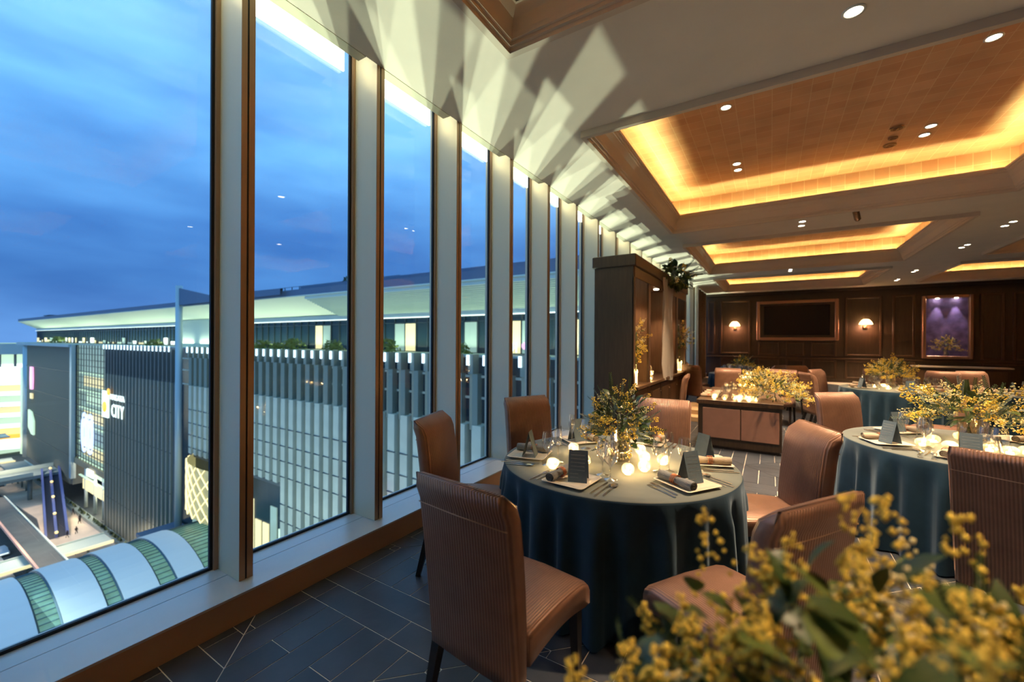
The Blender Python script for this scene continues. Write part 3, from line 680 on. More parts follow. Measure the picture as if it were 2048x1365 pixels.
# ------------------------------------------------------------------ panelled back wall
bw = S('wall_back', MB().box(-2.49, YB, 0, XR, YB+.1, ZC), 'dark_wood', 'dark timber panelled end wall')
MB().box(-2.49, YB-.10, ZC-.10, XR, YB, ZC-.002).build('cornice', 'dark_wood', bw)
def panel(x0, z0, x1, z1, y=YB, mat='dark_wood', w=.07, mm='cabinet_wood'):
    mb = MB(); d = .035
    for (a, b_, c, e) in ((x0, z0, x0+w, z1), (x1-w, z0, x1, z1), (x0+w, z0, x1-w, z0+w), (x0+w, z1-w, x1-w, z1)):
        mb.rbox(a, y-d, b_, c, y+.01, e, .012)
    o = mb.build('panel_molding', mm, bw)
    MB().box(x0+w, y-.012, z0+w, x1-w, y+.01, z1-w).build('wall_panel', mat, bw)
panel(-2.35, 1.0, -2.05, 3.25); panel(-1.84, 1.0, -.72, 3.25)
for a, b_ in ((-.44, .3), (.50, 1.12), (1.32, 2.1)): panel(a, .97, b_, 1.52); panel(a, .15, b_, .84)
panel(2.35, 1.0, 3.4, 3.2); panel(3.68, 1.0, 4.28, 3.2); panel(5.86, .95, 6.4, 3.15); panel(6.58, .95, 7.3, 3.15); panel(7.5, .95, 8.7, 3.15)
for a, b_ in ((-1.84, -.72), (2.35, 3.4), (3.68, 4.28), (5.86, 7.3), (7.5, 8.7)): panel(a, .15, b_, .84)
MB().rbox(-2.49, YB-.045, .86, XR, YB, .92, .01).build('dado_rail', 'cabinet_wood', bw)
S('baseboard_back', MB().box(-2.49, YB-.03, 0, XR, YB-.001, .12), 'dark_wood')
# television in a wooden frame
t = thing('television', 'wide black television screen in a copper-coloured wooden frame on panelled wall', 'television', (.83, YB-.06, 2.37))
fr_ = MB(); a, b_, w = 1.33, .79, .115
for (x0, z0, x1, z1) in ((-a, -b_, -a+w, b_), (a-w, -b_, a, b_), (-a+w, -b_, a-w, -b_+w), (-a+w, b_-w, a-w, b_)): fr_.rbox(x0, -.06, z0, x1, .05, z1, .02)
fr_.build('picture_frame', 'picture_frame', t); MB().box(-a+w, 0, -b_+w, a-w, .04, b_-w).build('surround', 'dark_wood', t)
MB().rbox(-1.07, -.03, -.58, 1.07, 0, .58, .008).build('screen', 'black_glass', t)
# display niche
t = thing('display_niche', 'tall framed wall niche with violet back and two small spotlights', 'niche', (5.05, YB, 2.05))
fr_ = MB(); a, b_, w = .62, 1.08, .10
for (x0, z0, x1, z1) in ((-a, -b_, -a+w, b_), (a-w, -b_, a, b_), (-a+w, -b_, a-w, -b_+w), (-a+w, b_-w, a-w, b_)): fr_.rbox(x0, -.17, z0, x1, .0, z1, .02)
fr_.build('picture_frame', 'picture_frame', t); MB().box(-a+w, -.03, -b_+w, a-w, -.01, b_-w).build('violet_back', 'violet_panel', t)
for x in (-.24, .22): MB().lathe([(.045, 0), (.045, .02)], 12, (x, -.12, b_-w-.021)).build('spot_lens', 'lens', t)
for x in (-.24, .22): light('niche_spot', 'SPOT', (5.05+x, YB-.12, 3.0), 25, (1, .85, .75), .02, rot=(rad(-6), 0, 0), cone=rad(50))
def sconce(x, lb):
    t = thing('wall_sconce', lb, 'lamp', (x, YB-.03, 2.12), 0, 'wall sconces')
    MB().lathe([(.06, -.12), (.07, -.05), (.05, .03)], 12, (0, -.0, 0)).build('backplate', 'bronze', t)
    MB().tube([(0, -.03, -.04), (0, -.14, -.08), (0, -.2, -.02), (0, -.2, .07)], .012, 6).build('arm', 'bronze', t)
    MB().lathe([(.20, .05), (.17, .13), (.11, .21), (.07, .235)], 20, (0, -.2, 0), cap=False).build('lamp_shade', 'shade', t)
    MB().ball((0, -.2, .1), .03).build('bulb', 'flame', t)
    light('sconce_glow', 'POINT', (x, YB-.24, 2.11), 14, (1, .45, .28), .05)
sconce(-1.28, 'small wall sconce with glowing shade between the window corner and the television')
sconce(2.92, 'small wall sconce with glowing shade between the television and the violet niche')
t = thing('wall_counter', 'pale stone topped sideboard under the violet niche on the back wall', 'sideboard', (5.3, YB-.045, 0))
MB().rbox(-1.15, -.50, .68, 1.15, 0, .73, .01).build('stone_top', 'stone', t); MB().box(-1.1, -.42, 0, 1.1, 0, .68).build('body', 'dark_wood', t)
for k in range(3): MB().rbox(-1.05+.71*k, -.445, .08, -.38+.71*k, -.42, .62, .01).build('door', 'cabinet_wood', t)
# curtain and reveal at the far window corner
cu = MB(); P = []
n = 70
for i in range(n): a = i/(n-1); P.append((-2.42+.10*sin(a*60)+.02*sin(a*23), 16.6+2.7*a))
cu.add([(x, y, .02) for x, y in P]+[(x, y, ZC-.02) for x, y in P]+[(x-.015, y, ZC-.02) for x, y in P]+[(x-.015, y, .02) for x, y in P], [(i, i+1, n+i+1, n+i) for i in range(n-1)]+[(3*n+i, 2*n+i, 2*n+i+1, 3*n+i+1) for i in range(n-1)], True)
tag(cu.build('curtain', 'curtain'), 'brown floor-length curtain gathered in the far window corner', 'curtain')
for k, y in enumerate((11.9, 13.4, 14.9, 16.2)):
    cu = MB(); n = 24
    P = [(-2.30+.035*sin(i*1.1), y+.55*i/(n-1)) for i in range(n)]
    cu.add([(x, y_, .02) for x, y_ in P]+[(x, y_, ZC-.02) for x, y_ in P]+[(x-.01, y_, ZC-.02) for x, y_ in P]+[(x-.01, y_, .02) for x, y_ in P], [(i, i+1, n+i+1, n+i) for i in range(n-1)]+[(3*n+i, 2*n+i, 2*n+i+1, 3*n+i+1) for i in range(n-1)], True)
    tag(cu.build('sheer_curtain', 'sheer'), ('pale sheer curtain hanging straight behind the tall cabinet', 'second pale sheer curtain along the glass behind the cabinet', 'third pale sheer curtain near the far corner', 'pale sheer curtain touching the brown corner curtain')[k], 'curtain', 'sheer curtains of the far windows')

# ------------------------------------------------------------------ display cabinet by the windows
t = thing('display_cabinet', 'tall dark wooden display cabinet with open niches standing by the windows', 'cabinet', (0, 0, 0))
x0, x1, y0, y1, zt = -2.28, -1.678, 6.02, 10.4, 2.60
MB().box(x0, y0, 0, x1-.012, y0+.08, zt).build('side_panel', 'dark_wood', t); MB().box(x0, y1-.08, 0, x1-.012, y1, zt).build('side_panel', 'dark_wood', t)
MB().box(x0, y0+.08, 0, x0+.03, y1-.08, zt).build('back_panel', 'niche_wood', t)
MB().rbox(x0-.03, y0-.03, zt, x1+.03, y1+.03, zt+.175, .012).build('cornice', 'dark_wood', t)
MB().box(x0, y0+.08, zt-.03, x1-.02, y1-.08, zt).build('top_panel', 'niche_wood', t)
MB().rbox(x1-.02, y0+.03, zt-.16, x1, y1-.03, zt, .005).build('head_rail', 'cabinet_wood', t)
for ya, yb2 in ((6.02, 6.10), (6.87, 7.0), (9.2, 9.34), (10.25, 10.4)): MB().rbox(x1-.03, ya, 0, x1, yb2, zt-.16, .006).build('stile', 'cabinet_wood', t)
for ya in (6.93, 9.26): MB().box(x0+.03, ya, .84, x1-.03, ya+.03, zt-.03).build('divider', 'niche_wood', t)
MB().rbox(x0+.03, y0+.05, .79, x1+.05, y1-.02, .84, .008).build('worktop', 'cabinet_wood', t)
for ya, yb2 in ((6.12, 6.86), (7.02, 7.72), (7.75, 8.45), (8.48, 9.18), (9.36, 10.24)):
    d = MB().rbox(x1-.025, ya, .08, x1+.0, yb2, .76, .006).build('door', 'cabinet_wood', t)
    MB().rbox(x1+.0, ya+.08, .16, x1+.012, yb2-.08, .68, .004).build('door_panel', 'cabinet_wood', d)
    MB().ball((x1+.02, yb2-.05, .62), .014, 8, 5).build('knob', 'steel', d)
MB().box(x0, y0, 0, x1-.04, y1, .07).build('plinth', 'dark_wood', t)
for yy in (6.45, 7.30, 8.7, 9.8):
    MB().lathe([(.05, zt-.045), (.05, zt-.032)], 14, (-1.98, yy, 0)).build('spot_lens', 'lens', t)
    light('cabinet_spot', 'SPOT', (-1.95, yy, zt-.06), 22, (1, .62, .35), .03, rot=(0, 0, 0), cone=rad(95))

# ------------------------------------------------------------------ chairs
def sweep(sec, fn):
    """sec: list of rings (list of 3-D points) -> closed skin"""
    mb = MB(); n = len(sec[0]); mb.add([p for r in sec for p in r], [(k*n+i, k*n+(i+1) % n, (k+1)*n+(i+1) % n, (k+1)*n+i) for k in range(len(sec)-1) for i in range(n)]+[tuple(range(n-1, -1, -1)), tuple(range((len(sec)-1)*n, len(sec)*n))], True); return mb
def make_chair():
    t = thing('dining_chair', '', 'chair', (0, 0, 0)); HW = .232
    rings = []
    for s_ in range(15):
        u = s_/14; z = .30+.685*u; yc = -.205-.025*u-.045*u*u
        if u > .86: yc -= .035*((u-.86)/.14)**1.5
        th = .040+.004*sin(pi*u); w = HW-.012*(1-u)**2
        if u > .93: k = (u-.93)/.07; th *= math.sqrt(max(.08, 1-k*k*.85)); w -= .012*k*k
        rings.append([(-w+.02, yc-th, z), (0, yc-th-.006, z), (w-.02, yc-th, z), (w, yc-th+.02, z), (w, yc+th-.02, z), (w-.02, yc+th, z), (0, yc+th+.004, z), (-w+.02, yc+th, z), (-w, yc+th-.02, z), (-w, yc-th+.02, z)])
    o = sweep(rings, None).build('backrest', 'copper_fabric', t)
    mb = MB(); mb.tube([(-HW+.012, -.297, .868), (0, -.3035, .868), (HW-.012, -.297, .868)], .0028, 5); mb.build('seam', 'piping', t)
    rings = []
    for s_ in range(11):
        u = s_/10; y = -.17+.43*u; w = .225+.008*u
        zb = .345+.035*sin(pi*u*.95); zt_ = .468+.012*sin(pi*u)
        if u > .9: k = (u-.9)/.1; zt_ -= .014*k*k; zb += .01*k*k
        rings.append([(-w, y, zb+.01), (-w, y, zt_-.03), (-w+.008, y, zt_-.012), (-w+.03, y, zt_), (0, y, zt_+.008), (w-.03, y, zt_), (w-.008, y, zt_-.012), (w, y, zt_-.03), (w, y, zb+.01), (w-.02, y, zb), (-w+.02, y, zb)])
    sweep(rings, None).build('seat', 'copper_fabric_seat', t)
    for sx in (-1, 1):
        for (ya, yb2, ztop) in ((.20, .225, .36), (-.205, -.29, .32)):
            mb = MB(); a, b_ = .021, .013; q = []
            for (zz, yy, w) in ((ztop, ya, a), (0, yb2, b_)): q += [(sx*.195-w, yy-w, zz), (sx*.195+w, yy-w, zz), (sx*.195+w, yy+w, zz), (sx*.195-w, yy+w, zz)]
            mb.add(q, [(0,1,2,3), (7,6,5,4), (0,4,5,1), (1,5,6,2), (2,6,7,3), (3,7,4,0)]).build('leg', 'chair_leg', t)
    return t
chair0 = make_chair(); first = [True]
def chair(x, y, ang, label, group):
    rz = rad(ang)-pi/2
    if first[0]:
        first[0] = False; chair0.location = (x, y, .0045); chair0.rotation_euler = (0, 0, rz); chair0['label'] = label; chair0['group'] = group; return chair0
    return copy_tree(chair0, (x, y, .0045), rz, label, group)
g1 = 'chairs around the near round table by the window'; g2 = 'chairs around the round table beside the near one'; g4 = 'chairs around the farther round table'; g5 = 'chairs around the blue-clothed far table'
chair(-.915, 1.46, 84, 'large copper chair nearest the camera, seen from behind, grey-lit back', g1)
chair(-1.68, 2.20, 18, 'copper chair by the window sill, behind the chair with the grey-lit back', g1)
chair(-1.65, 3.17, -28, 'copper chair against the pale mullions on the far window side of the near table', g1)
chair(-.80, 3.55, -88, 'ribbed chair directly behind the mimosa centrepiece of the near table', g1)
chair(-.03, 3.03, 204, 'chair with pale violet-lit backrest on the aisle side of the near table', g1)
chair(-.11, 1.84, 146, 'copper chair partly covered by the blurred foreground flowers', g1)
chair(.74, 5.13, -52, 'copper chair at the window side of the second table, facing the camera', g2)
chair(1.10, 3.06, 60, 'copper chair with flat rear panel cut by the picture edge', g2)
chair(2.16, 5.0, 200, 'chair on the far aisle side of the second table behind its glasses', g2)
chair(1.80, 7.0, 195, 'chair pulled out between the second table and the dark-clothed far table', g4)
chair(.78, 8.70, 20, 'far chair with blue-lit back next to the yellow console bouquet', g4)
chair(.98, 9.62, -30, 'reddish chair right behind the blue-lit far chair', g4)
chair(.62, 10.75, -60, 'small reddish chair top peeking out behind the pair beside the console bouquet', g4)
chair(1.78, 10.45, -92, 'far chair behind the yellow bouquet of the dark-clothed table', g4)
chair(2.5, 10.25, -120, 'far chair at the niche side of the dark-clothed table', g4)
chair(-.70, 8.85, -88, 'dark-backed chair at the far end of the wooden console', 'chairs at the wooden console')
chair(.14, 9.05, -100, 'reddish chair behind the console bouquet', 'chairs at the wooden console')
chair(-1.40, 6.95, 188, 'shiny brown chair between the display cabinet and the console', 'chairs at the wooden console')
chair(-1.60, 11.15, -15, 'copper chair at the curtain beside the blue table', g5)
chair(-1.36, 10.15, 60, 'dark chair seat beside the pale curtain in front of the blue table', g5)
chair(-.08, 11.15, 150, 'blue-lit chair on the aisle side of the blue table', g5)
chair(3.2, 10.6, -70, 'pale violet chair at the far right table below the niche', 'chairs around the far right table')
chair(4.1, 10.6, -100, 'reddish chair at the far right table near the picture edge', 'chairs around the far right table')

# ------------------------------------------------------------------ round tables
def cloth(r, h, seed, folds=27, n=208, flare=.05):
    rn = random.Random(seed); ph = [rn.uniform(0, 6.28) for _ in range(4)]
    def fold(a): return .55*sin(folds*a+ph[0]+.8*sin(3*a+ph[1]))+.30*sin((folds*.5)*a+ph[2])+.15*sin(folds*1.7*a+ph[3])
    mb = MB(); rows = [(0.001, h), (r*.5, h), (r*.9, h), (r-.012, h), (r-.003, h-.004), (r+.002, h-.014)]
    K = 14
    for k in range(1, K+1): rows.append((None, h-.014-(h-.03)*k/K, k/K))
    vs = []
    for row in rows:
        for i in range(n):
            a = 2*pi*i/n
            if row[0] is None:
                u = row[2]; q = r+.004+flare*u*.5+(.024+.044*u**.8)*fold(a)*min(1, u*5)
            else: q = row[0]
            vs.append((q*cos(a), q*sin(a), row[1]))
    F = [(k*n+i, k*n+(i+1) % n, (k+1)*n+(i+1) % n, (k+1)*n+i) for k in range(len(rows)-1) for i in range(n)]
    mb.add(vs, F, True); return mb
def round_table(x, y, r, seed, lb):
    t = thing('round_table', 'round banquet table hidden '+lb, 'table', (x, y, .0045), 0, 'round banquet tables')
    MB().lathe([(r-.02, .685), (r-.02, .711)], 40).build('tabletop', 'light_wood', t)
    MB().lathe([(.30, 0), (.30, .03), (.05, .05), (.05, .66), (.25, .685)], 16).build('pedestal', 'chair_leg', t)
    o = cloth(r, .72, seed).build('tablecloth', 'velvet', None, (x, y, .0)); o.data.materials.append(MATS['velvet_candlelit'])
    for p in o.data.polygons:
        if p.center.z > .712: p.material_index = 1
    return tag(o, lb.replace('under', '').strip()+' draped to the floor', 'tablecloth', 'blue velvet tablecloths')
T1 = (-.866, 2.688, .735); T2 = (1.30, 4.48, .78); T4 = (1.84, 9.49, .79); T5 = (-.62, 11.7, .72); T6 = (3.66, 9.35, .74)
round_table(*T1, 1, 'under navy velvet tablecloth of the near table'); round_table(*T2, 2, 'under teal velvet tablecloth of the second table')
round_table(*T4, 4, 'under dark velvet tablecloth of the far middle table'); round_table(*T5, 5, 'under bright blue tablecloth of the table by the curtain'); round_table(*T6, 6, 'under dark tablecloth of the far table cut by the picture edge')

# ------------------------------------------------------------------ place settings
def make_plate():
    mb = MB(); P = []
    for (w, z) in ((.075, 0), (.080, .004), (.118, .012), (.128, .016), (.124, .018), (.085, .010)):
        ring = []; c = w*.16
        for (sx, sy) in ((1, -1), (1, 1), (-1, 1), (-1, -1)):
            base = {(1,-1): -90, (1,1): 0, (-1,1): 90, (-1,-1): 180}[(sx, sy)]
            for k in range(4): a = rad(base+30*k); ring.append((sx*(w-c)+c*cos(a), sy*(w-c)+c*sin(a), z))
        P.append(ring)
    n = 16; mb.add([p for r in P for p in r], [(k*n+i, k*n+(i+1) % n, (k+1)*n+(i+1) % n, (k+1)*n+i) for k in range(5) for i in range(n)]+[tuple(range(n-1, -1, -1)), tuple(range(5*n, 6*n))]); return mb.mesh('plate', 'ceramic')
def make_napkin(mat='linen'):
    t = thing('napkin_roll', '', 'napkin')
    mb = MB(); rings = []
    for k in range(13):
        u = k/12; y = -.115+.23*u; r = .021+.003*sin(9*u)+.004*abs(u-.5)
        rings.append([(r*1.1*cos(a), y, .021+r*sin(a)) for a in [2*pi*i/12 for i in range(12)]])
    n = 12; mb.add([p for r in rings for p in r], [(k*n+i, k*n+(i+1) % n, (k+1)*n+(i+1) % n, (k+1)*n+i) for k in range(12) for i in range(n)], True)
    for yy in (-.1145, .1145):
        sp_ = [(.020*(1-k/34)*cos(k*.62), yy, .021+.020*(1-k/34)*sin(k*.62)) for k in range(30)]; mb.tube(sp_, .0016, 4, False)
    mb.build('cloth', mat, t)
    co = [(.0275*cos(k*.55), .01+.034*(k/57)-.017, .022+.026*sin(k*.55)) for k in range(58)]
    MB().tube(co, .0021, 5).build('coil_ring', 'copper', t); return t
def make_card():
    t = thing('menu_card', '', 'card'); W_, H_, D_ = .052, .165, .045; th = .0012
    for s in (-1, 1):
        mb = MB(); mb.add([(-W_, s*D_, 0), (W_, s*D_, 0), (W_, 0, H_), (-W_, 0, H_), (-W_, s*(D_-th*1.5), 0), (W_, s*(D_-th*1.5), 0), (W_, 0, H_-.004), (-W_, 0, H_-.004)], [(0,1,2,3), (7,6,5,4), (0,4,5,1), (1,5,6,2), (2,6,7,3), (3,7,4,0)])
        mb.build('card_panel', 'card', t)
    mb = MB(); rn = random.Random(3)
    for ln in range(7):
        z = H_*(.84-.115*ln); yy = -D_*(1-z/H_)-.0009; pts = []; x = -W_*.78; e = W_*(.75 if ln < 5 else .1)
        while x < e:
            pts.append((x, yy, z+.0035*sin(x*900+ln)+rn.uniform(-.0018, .0018))); x += .0016
        mb.tube(pts, .00035, 3, False)
    o = mb.build('handwriting', 'card_ink', t); return t
def cutlery(kind):
    mb = MB(); L = {'fork': .20, 'knife': .225, 'spoon': .19}[kind]
    mb.rbox(-.0045, -L/2, .0012, .0045, L*.12, .0045, .0008)
    if kind == 'knife': mb.prism([(-.005, L*.12), (.007, L*.14), (.010, L*.36), (.002, L*.5), (-.005, L*.46)], .0012, .003)
    if kind == 'fork':
        mb.prism([(-.004, L*.12), (.004, L*.12), (.011, L*.25), (.011, L*.32), (-.011, L*.32), (-.011, L*.25)], .0015, .004)
        for k in range(4): mb.box(-.0105+.0058*k, L*.32, .0015, -.0072+.0058*k, L*.5, .0035)
    if kind == 'spoon':
        mb.prism([(-.004, L*.10), (.004, L*.10), (.004, L*.22), (-.004, L*.22)], .0012, .004)
        mb.xf(Matrix.Identity(4)); b2 = MB().lathe([(.001, .001), (.016, .003), (.021, .009), (.0195, .009), (.014, .005), (.001, .004)], 14)
        b2.xf(Matrix.Translation((0, L*.35, 0)) @ Matrix.Diagonal((.95, 1.45, 1, 1))); mb._j(b2, None)
    return mb.mesh(kind, 'steel')
def glass_mesh(kind):
    P = {'champagne_flute': [(.032,0),(.030,.003),(.006,.008),(.004,.02),(.004,.085),(.008,.10),(.018,.125),(.0235,.155),(.024,.18),(.0215,.235)],
         'wine_glass': [(.036,0),(.034,.003),(.007,.008),(.004,.02),(.004,.075),(.012,.088),(.030,.108),(.038,.135),(.037,.16),(.030,.205)],
         'red_wine_glass': [(.037,0),(.035,.003),(.007,.008),(.004,.02),(.004,.07),(.014,.082),(.036,.105),(.044,.135),(.042,.165),(.033,.215)],
         'water_goblet': [(.034,0),(.032,.003),(.007,.007),(.0045,.015),(.0045,.05),(.016,.062),(.034,.085),(.038,.11),(.035,.145),(.031,.17)]}[kind]
    return MB().lathe(P, 20, cap=False).mesh(kind, 'stemware_glass')
plate_m = make_plate(); CUT = {k: cutlery(k) for k in ('fork', 'knife', 'spoon')}; GL = {k: glass_mesh(k) for k in ('champagne_flute', 'wine_glass', 'red_wine_glass', 'water_goblet')}
nap0 = make_napkin(); nap1 = make_napkin('linen_sand'); card0 = make_card(); used = {}
def place(o, loc, rz, lb, grp):
    if used.get(o.name): return copy_tree(o, loc, rz, lb, grp)
    used[o.name] = 1; o.location = loc; o.rotation_euler = (0, 0, rz); o['label'] = lb; o['group'] = grp; return o
ZT = .7204
def setting(px, py, ang, where, tb, full=True, cardyaw=0, glasses=('champagne_flute', 'wine_glass', 'red_wine_glass'), nap=None, cards=True, gl_at=((.085, .215), (.155, .165), (.03, .235))):
    rz = rad(ang)-pi/2; ca, sa = cos(rz), sin(rz)
    L = lambda x, y, z=0: (px+x*ca-y*sa, py+x*sa+y*ca, ZT+z)
    tag(put('plate', plate_m, None, L(0, 0), rz), 'square cream plate '+where, 'plate', 'square plates on '+tb)
    place(nap or nap0, L(-.075, 0, .0155), rz, 'rolled napkin with copper coil ring '+where, 'rolled napkins on '+tb)
    if cards: place(card0, L(.035, .01, .0125), rz+cardyaw, 'dark tent card with handwritten lines '+where, 'tent cards on '+tb)
    if full:
        for k, (x, kd) in enumerate(((-.165, 'fork'), (-.20, 'fork'), (.165, 'knife'), (.195, 'knife'), (.225, 'spoon'))):
            nm = ('inner', 'outer', 'inner', 'outer', 'single')[k]
            tag(put(kd, CUT[kd], None, L(x, -.02 if k % 2 else 0), rz+.03*(k-2)), nm+' steel '+kd+' '+where, kd, kd+'s on '+tb)
    for (x, y), g in zip(gl_at, glasses):
        tag(put(g, GL[g], None, L(x, y)), {'champagne_flute': 'slim champagne flute ', 'wine_glass': 'clear white wine glass ', 'red_wine_glass': 'round red wine glass ', 'water_goblet': 'short stemmed goblet '}[g]+where, 'glass', g.replace('_', ' ')+'s on '+tb)
tb = 'the near table'
setting(-.935, 2.135, 85, 'at the near chair with the grey-lit back', tb, cardyaw=.35, glasses=('wine_glass', 'red_wine_glass'))
setting(-.385, 2.425, 146, 'at the chair covered by foreground flowers', tb)
setting(-1.385, 2.46, 12, 'at the chair beside the window sill', tb, cardyaw=.1, glasses=('champagne_flute', 'wine_glass'))
setting(-.345, 2.945, 203, 'at the violet-lit chair', tb, cardyaw=.45, nap=nap1, glasses=())
setting(-1.26, 3.03, -40, 'at the chair against the mullions', tb, nap=nap1, cardyaw=.3, gl_at=((.13, .12), (.06, .21)), glasses=('champagne_flute', 'red_wine_glass'))
setting(-.80, 3.27, -92, 'at the ribbed chair behind the flowers', tb, nap=nap1, cardyaw=.3, glasses=('red_wine_glass', 'champagne_flute'))
tb = 'the second table'
setting(.76, 4.28, 20, 'at the window end of the second table', tb, cardyaw=.3, nap=nap1, glasses=('wine_glass', 'champagne_flute', 'red_wine_glass'))
setting(.95, 4.88, -50, 'before the camera-facing chair of the second table', tb, nap=nap1, glasses=('champagne_flute', 'wine_glass', 'red_wine_glass'))
setting(1.10, 3.98, 70, 'at the chair with the flat rear panel', tb, nap=nap1, cardyaw=.2, glasses=('wine_glass', 'red_wine_glass'))
setting(1.66, 4.95, 220, 'across the second table behind its vase', tb, nap=nap1, full=False, cards=False, glasses=('red_wine_glass', 'wine_glass', 'champagne_flute'))
setting(1.85, 4.30, 170, 'at the picture-edge side of the second table', tb, nap=nap1, full=False, glasses=('red_wine_glass', 'wine_glass', 'champagne_flute'))
def far_table(T, tb, angs, cards=True):
    for k, a in enumerate(angs):
        x = T[0]-(T[2]-.2)*cos(rad(a)); y = T[1]-(T[2]-.2)*sin(rad(a))
        setting(x, y, a, ('on the aisle side of ', 'nearest us on ', 'on the window side of ', 'at the back of ', 'beyond the vase of ', 'at the far corner of ')[k % 6]+tb, tb, full=False, cards=cards and k < 3, nap=nap1)
far_table(T4, 'the far middle table', (150, 90, 25, -35, -90, -145)); far_table(T5, 'the table by the curtain', (95, 35, -40, 150, -90)); far_table(T6, 'the far edge table', (30, 90, -30, -80))
# ------------------------------------------------------------------ candles
def candle_holder(mat='candle_glass', sq=1.0):
    t = thing('candle_holder', '', 'candle'); mb = MB(); n = 24; rows = 12; P = []
    for k in range(rows+1):
        a = pi*(k/rows*.84+.06); P.append((max(.036*sin(a), .012 if k == rows else .001), .036*sq-.036*sq*cos(a)))
    mb.lathe(P, n, cap=False, wob=lambda a, k: 1+.028*sin(a*12+k*1.3)); mb.build('ribbed_glass', mat, t)
    MB().lathe([(.017, .004), (.017, .017), (.001, .018)], 12).build('candle', 'wax', t)
    MB().lathe([(.0005, .018), (.0045, .024), (.0035, .031), (.0004, .041)], 8, cap=False).build('flame', 'flame', t); return t
ch0 = candle_holder(); ch1 = candle_holder(sq=.72)
def candle(x, y, z, lb, grp, src=None, s=1.0, pw=0):
    src = src or ch0
    if used.get(src.name): o = copy_tree(src, (x, y, z), random.uniform(0, 3), lb, grp)
    else: used[src.name] = 1; o = src; o.location = (x, y, z); o['label'] = lb; o['group'] = grp
    o.scale = (s, s, s)
    if pw: light('candle_glow', 'POINT', (x, y, z+.03*s), pw*.75, (1, .62, .25), .008)
wh = ['beside the left-hand flute pair, nearest the sill', 'behind the dark card of the grey-backed chair', 'close behind the fold of the nearest dark card', 'alone in front of the vase, nearest the camera', 'touching its twin right of the vase front', 'behind its twin right of the vase', 'hugging the right side of the vase', 'between the wine glasses beside the brown card', 'half hidden behind the brown card']
for k, (x, y) in enumerate(((-1.124, 2.277), (-1.168, 2.693), (-.983, 2.448), (-.705, 2.414), (-.640, 2.527), (-.690, 2.73), (-.76, 2.90), (-.574, 2.728), (-.398, 2.70))):
    candle(x, y, ZT, 'ribbed glass ball candle '+wh[k], 'ball candles on the near table', s=1.0, pw=1.15)
candle(-.92, 2.78, ZT, 'ribbed glass ball candle behind the vase on its window side', 'ball candles on the near table', pw=1.0)
wh = ['under the large goblet at the window end', 'standing free in front of the vase', 'half covered by the handwritten card', 'in front of the clear tumblers', 'low beside the picture-edge glasses', 'biggest one before the picture-edge glasses', 'behind the vase']
for k, (x, y) in enumerate(((.975, 4.30), (1.08, 4.50), (1.12, 4.29), (1.33, 4.33), (1.42, 4.30), (1.52, 4.36), (1.30, 4.75))):
    candle(x, y, ZT, 'flattened glass candle '+wh[k]+' of the second table', 'flattened candles on the second table', ch1, 1.25, 1.3)
def ring_candles(T, tb, n, r=.26, pw=1.6, off=0):
    for k in range(n):
        a = 2*pi*k/n+off; lb = ('nearest us', 'toward the niche', 'toward the back wall', 'at the back', 'toward the curtain', 'toward the windows', 'in front')[k % 7]
        candle(T[0]+r*cos(a), T[1]+r*sin(a), ZT, 'small glowing candle '+lb+' on '+tb, 'candles on '+tb, ch1, 1.2, pw if k % 2 == 0 else 0)
ring_candles(T4, 'the far middle table', 6, .30, 2.0, -pi/2-.6); ring_candles(T5, 'the table by the curtain', 4, .25, 1.5, -1); ring_candles(T6, 'the far edge table', 4, .26, 1.5, -1)

# ------------------------------------------------------------------ vases and bouquets
def vase(x, y, z, r, h, lb, ribs=18):
    t = thing('flower_vase', lb, 'vase', (x, y, z), 0, 'ribbed glass vases')
    MB().lathe([(r*.9, 0), (r, .006), (r, h), (r*.93, h), (r*.90, .016), (.001, .014)], 48, cap=False, wob=lambda a, k: 1+.03*sin(a*ribs)).build('glass_body', 'cut_glass', t)
    MB().lathe([(r*.86, .016), (r*.86, h*.62), (.001, h*.62)], 24, cap=False).build('water', 'stemware_glass', t)
    return t
def leaf_mesh(L, w, mat, fold=.25, bend=.3, n=5, name='leaf'):
    mb = MB(); vs = []
    for k in range(n+1):
        u = k/n; ww = w*sin(pi*min(1, u*.93+.05))**.8; y = L*u; z = -bend*L*u*u
        vs += [(-ww, y, z+fold*ww), (0, y, z), (ww, y, z+fold*ww)]
    F = []
    for k in range(n): a = k*3; F += [(a, a+1, a+4, a+3), (a+1, a+2, a+5, a+4)]
    mb.add(vs, F, True); return mb.mesh(name, mat)
def sprig_mesh(seed, L=.10, r=.0055, nb=24, mat='mimosa', name='blossom_sprig'):
    rn = random.Random(seed); mb = MB()
    for k in range(nb):
        u = rn.random()**.7; a = rn.uniform(0, 2*pi); q = (.010+.024*(1-u))*rn.random()**.5*L/.1
        mb.ico((q*cos(a), L*u, q*sin(a)), r*rn.uniform(.7, 1.25))
    return mb.mesh(name, mat)
LM = [leaf_mesh(.050, .0165, 'leaf'), leaf_mesh(.042, .019, 'leaf_light', .15, .5), leaf_mesh(.056, .012, 'leaf'), leaf_mesh(.034, .011, 'leaf_grey', .1, .1)]
SM = [sprig_mesh(k, .085+.02*(k % 3)) for k in range(4)]; BM = [sprig_mesh(9+k, .10, .0048, 20, 'blossom') for k in range(2)]
FM = []
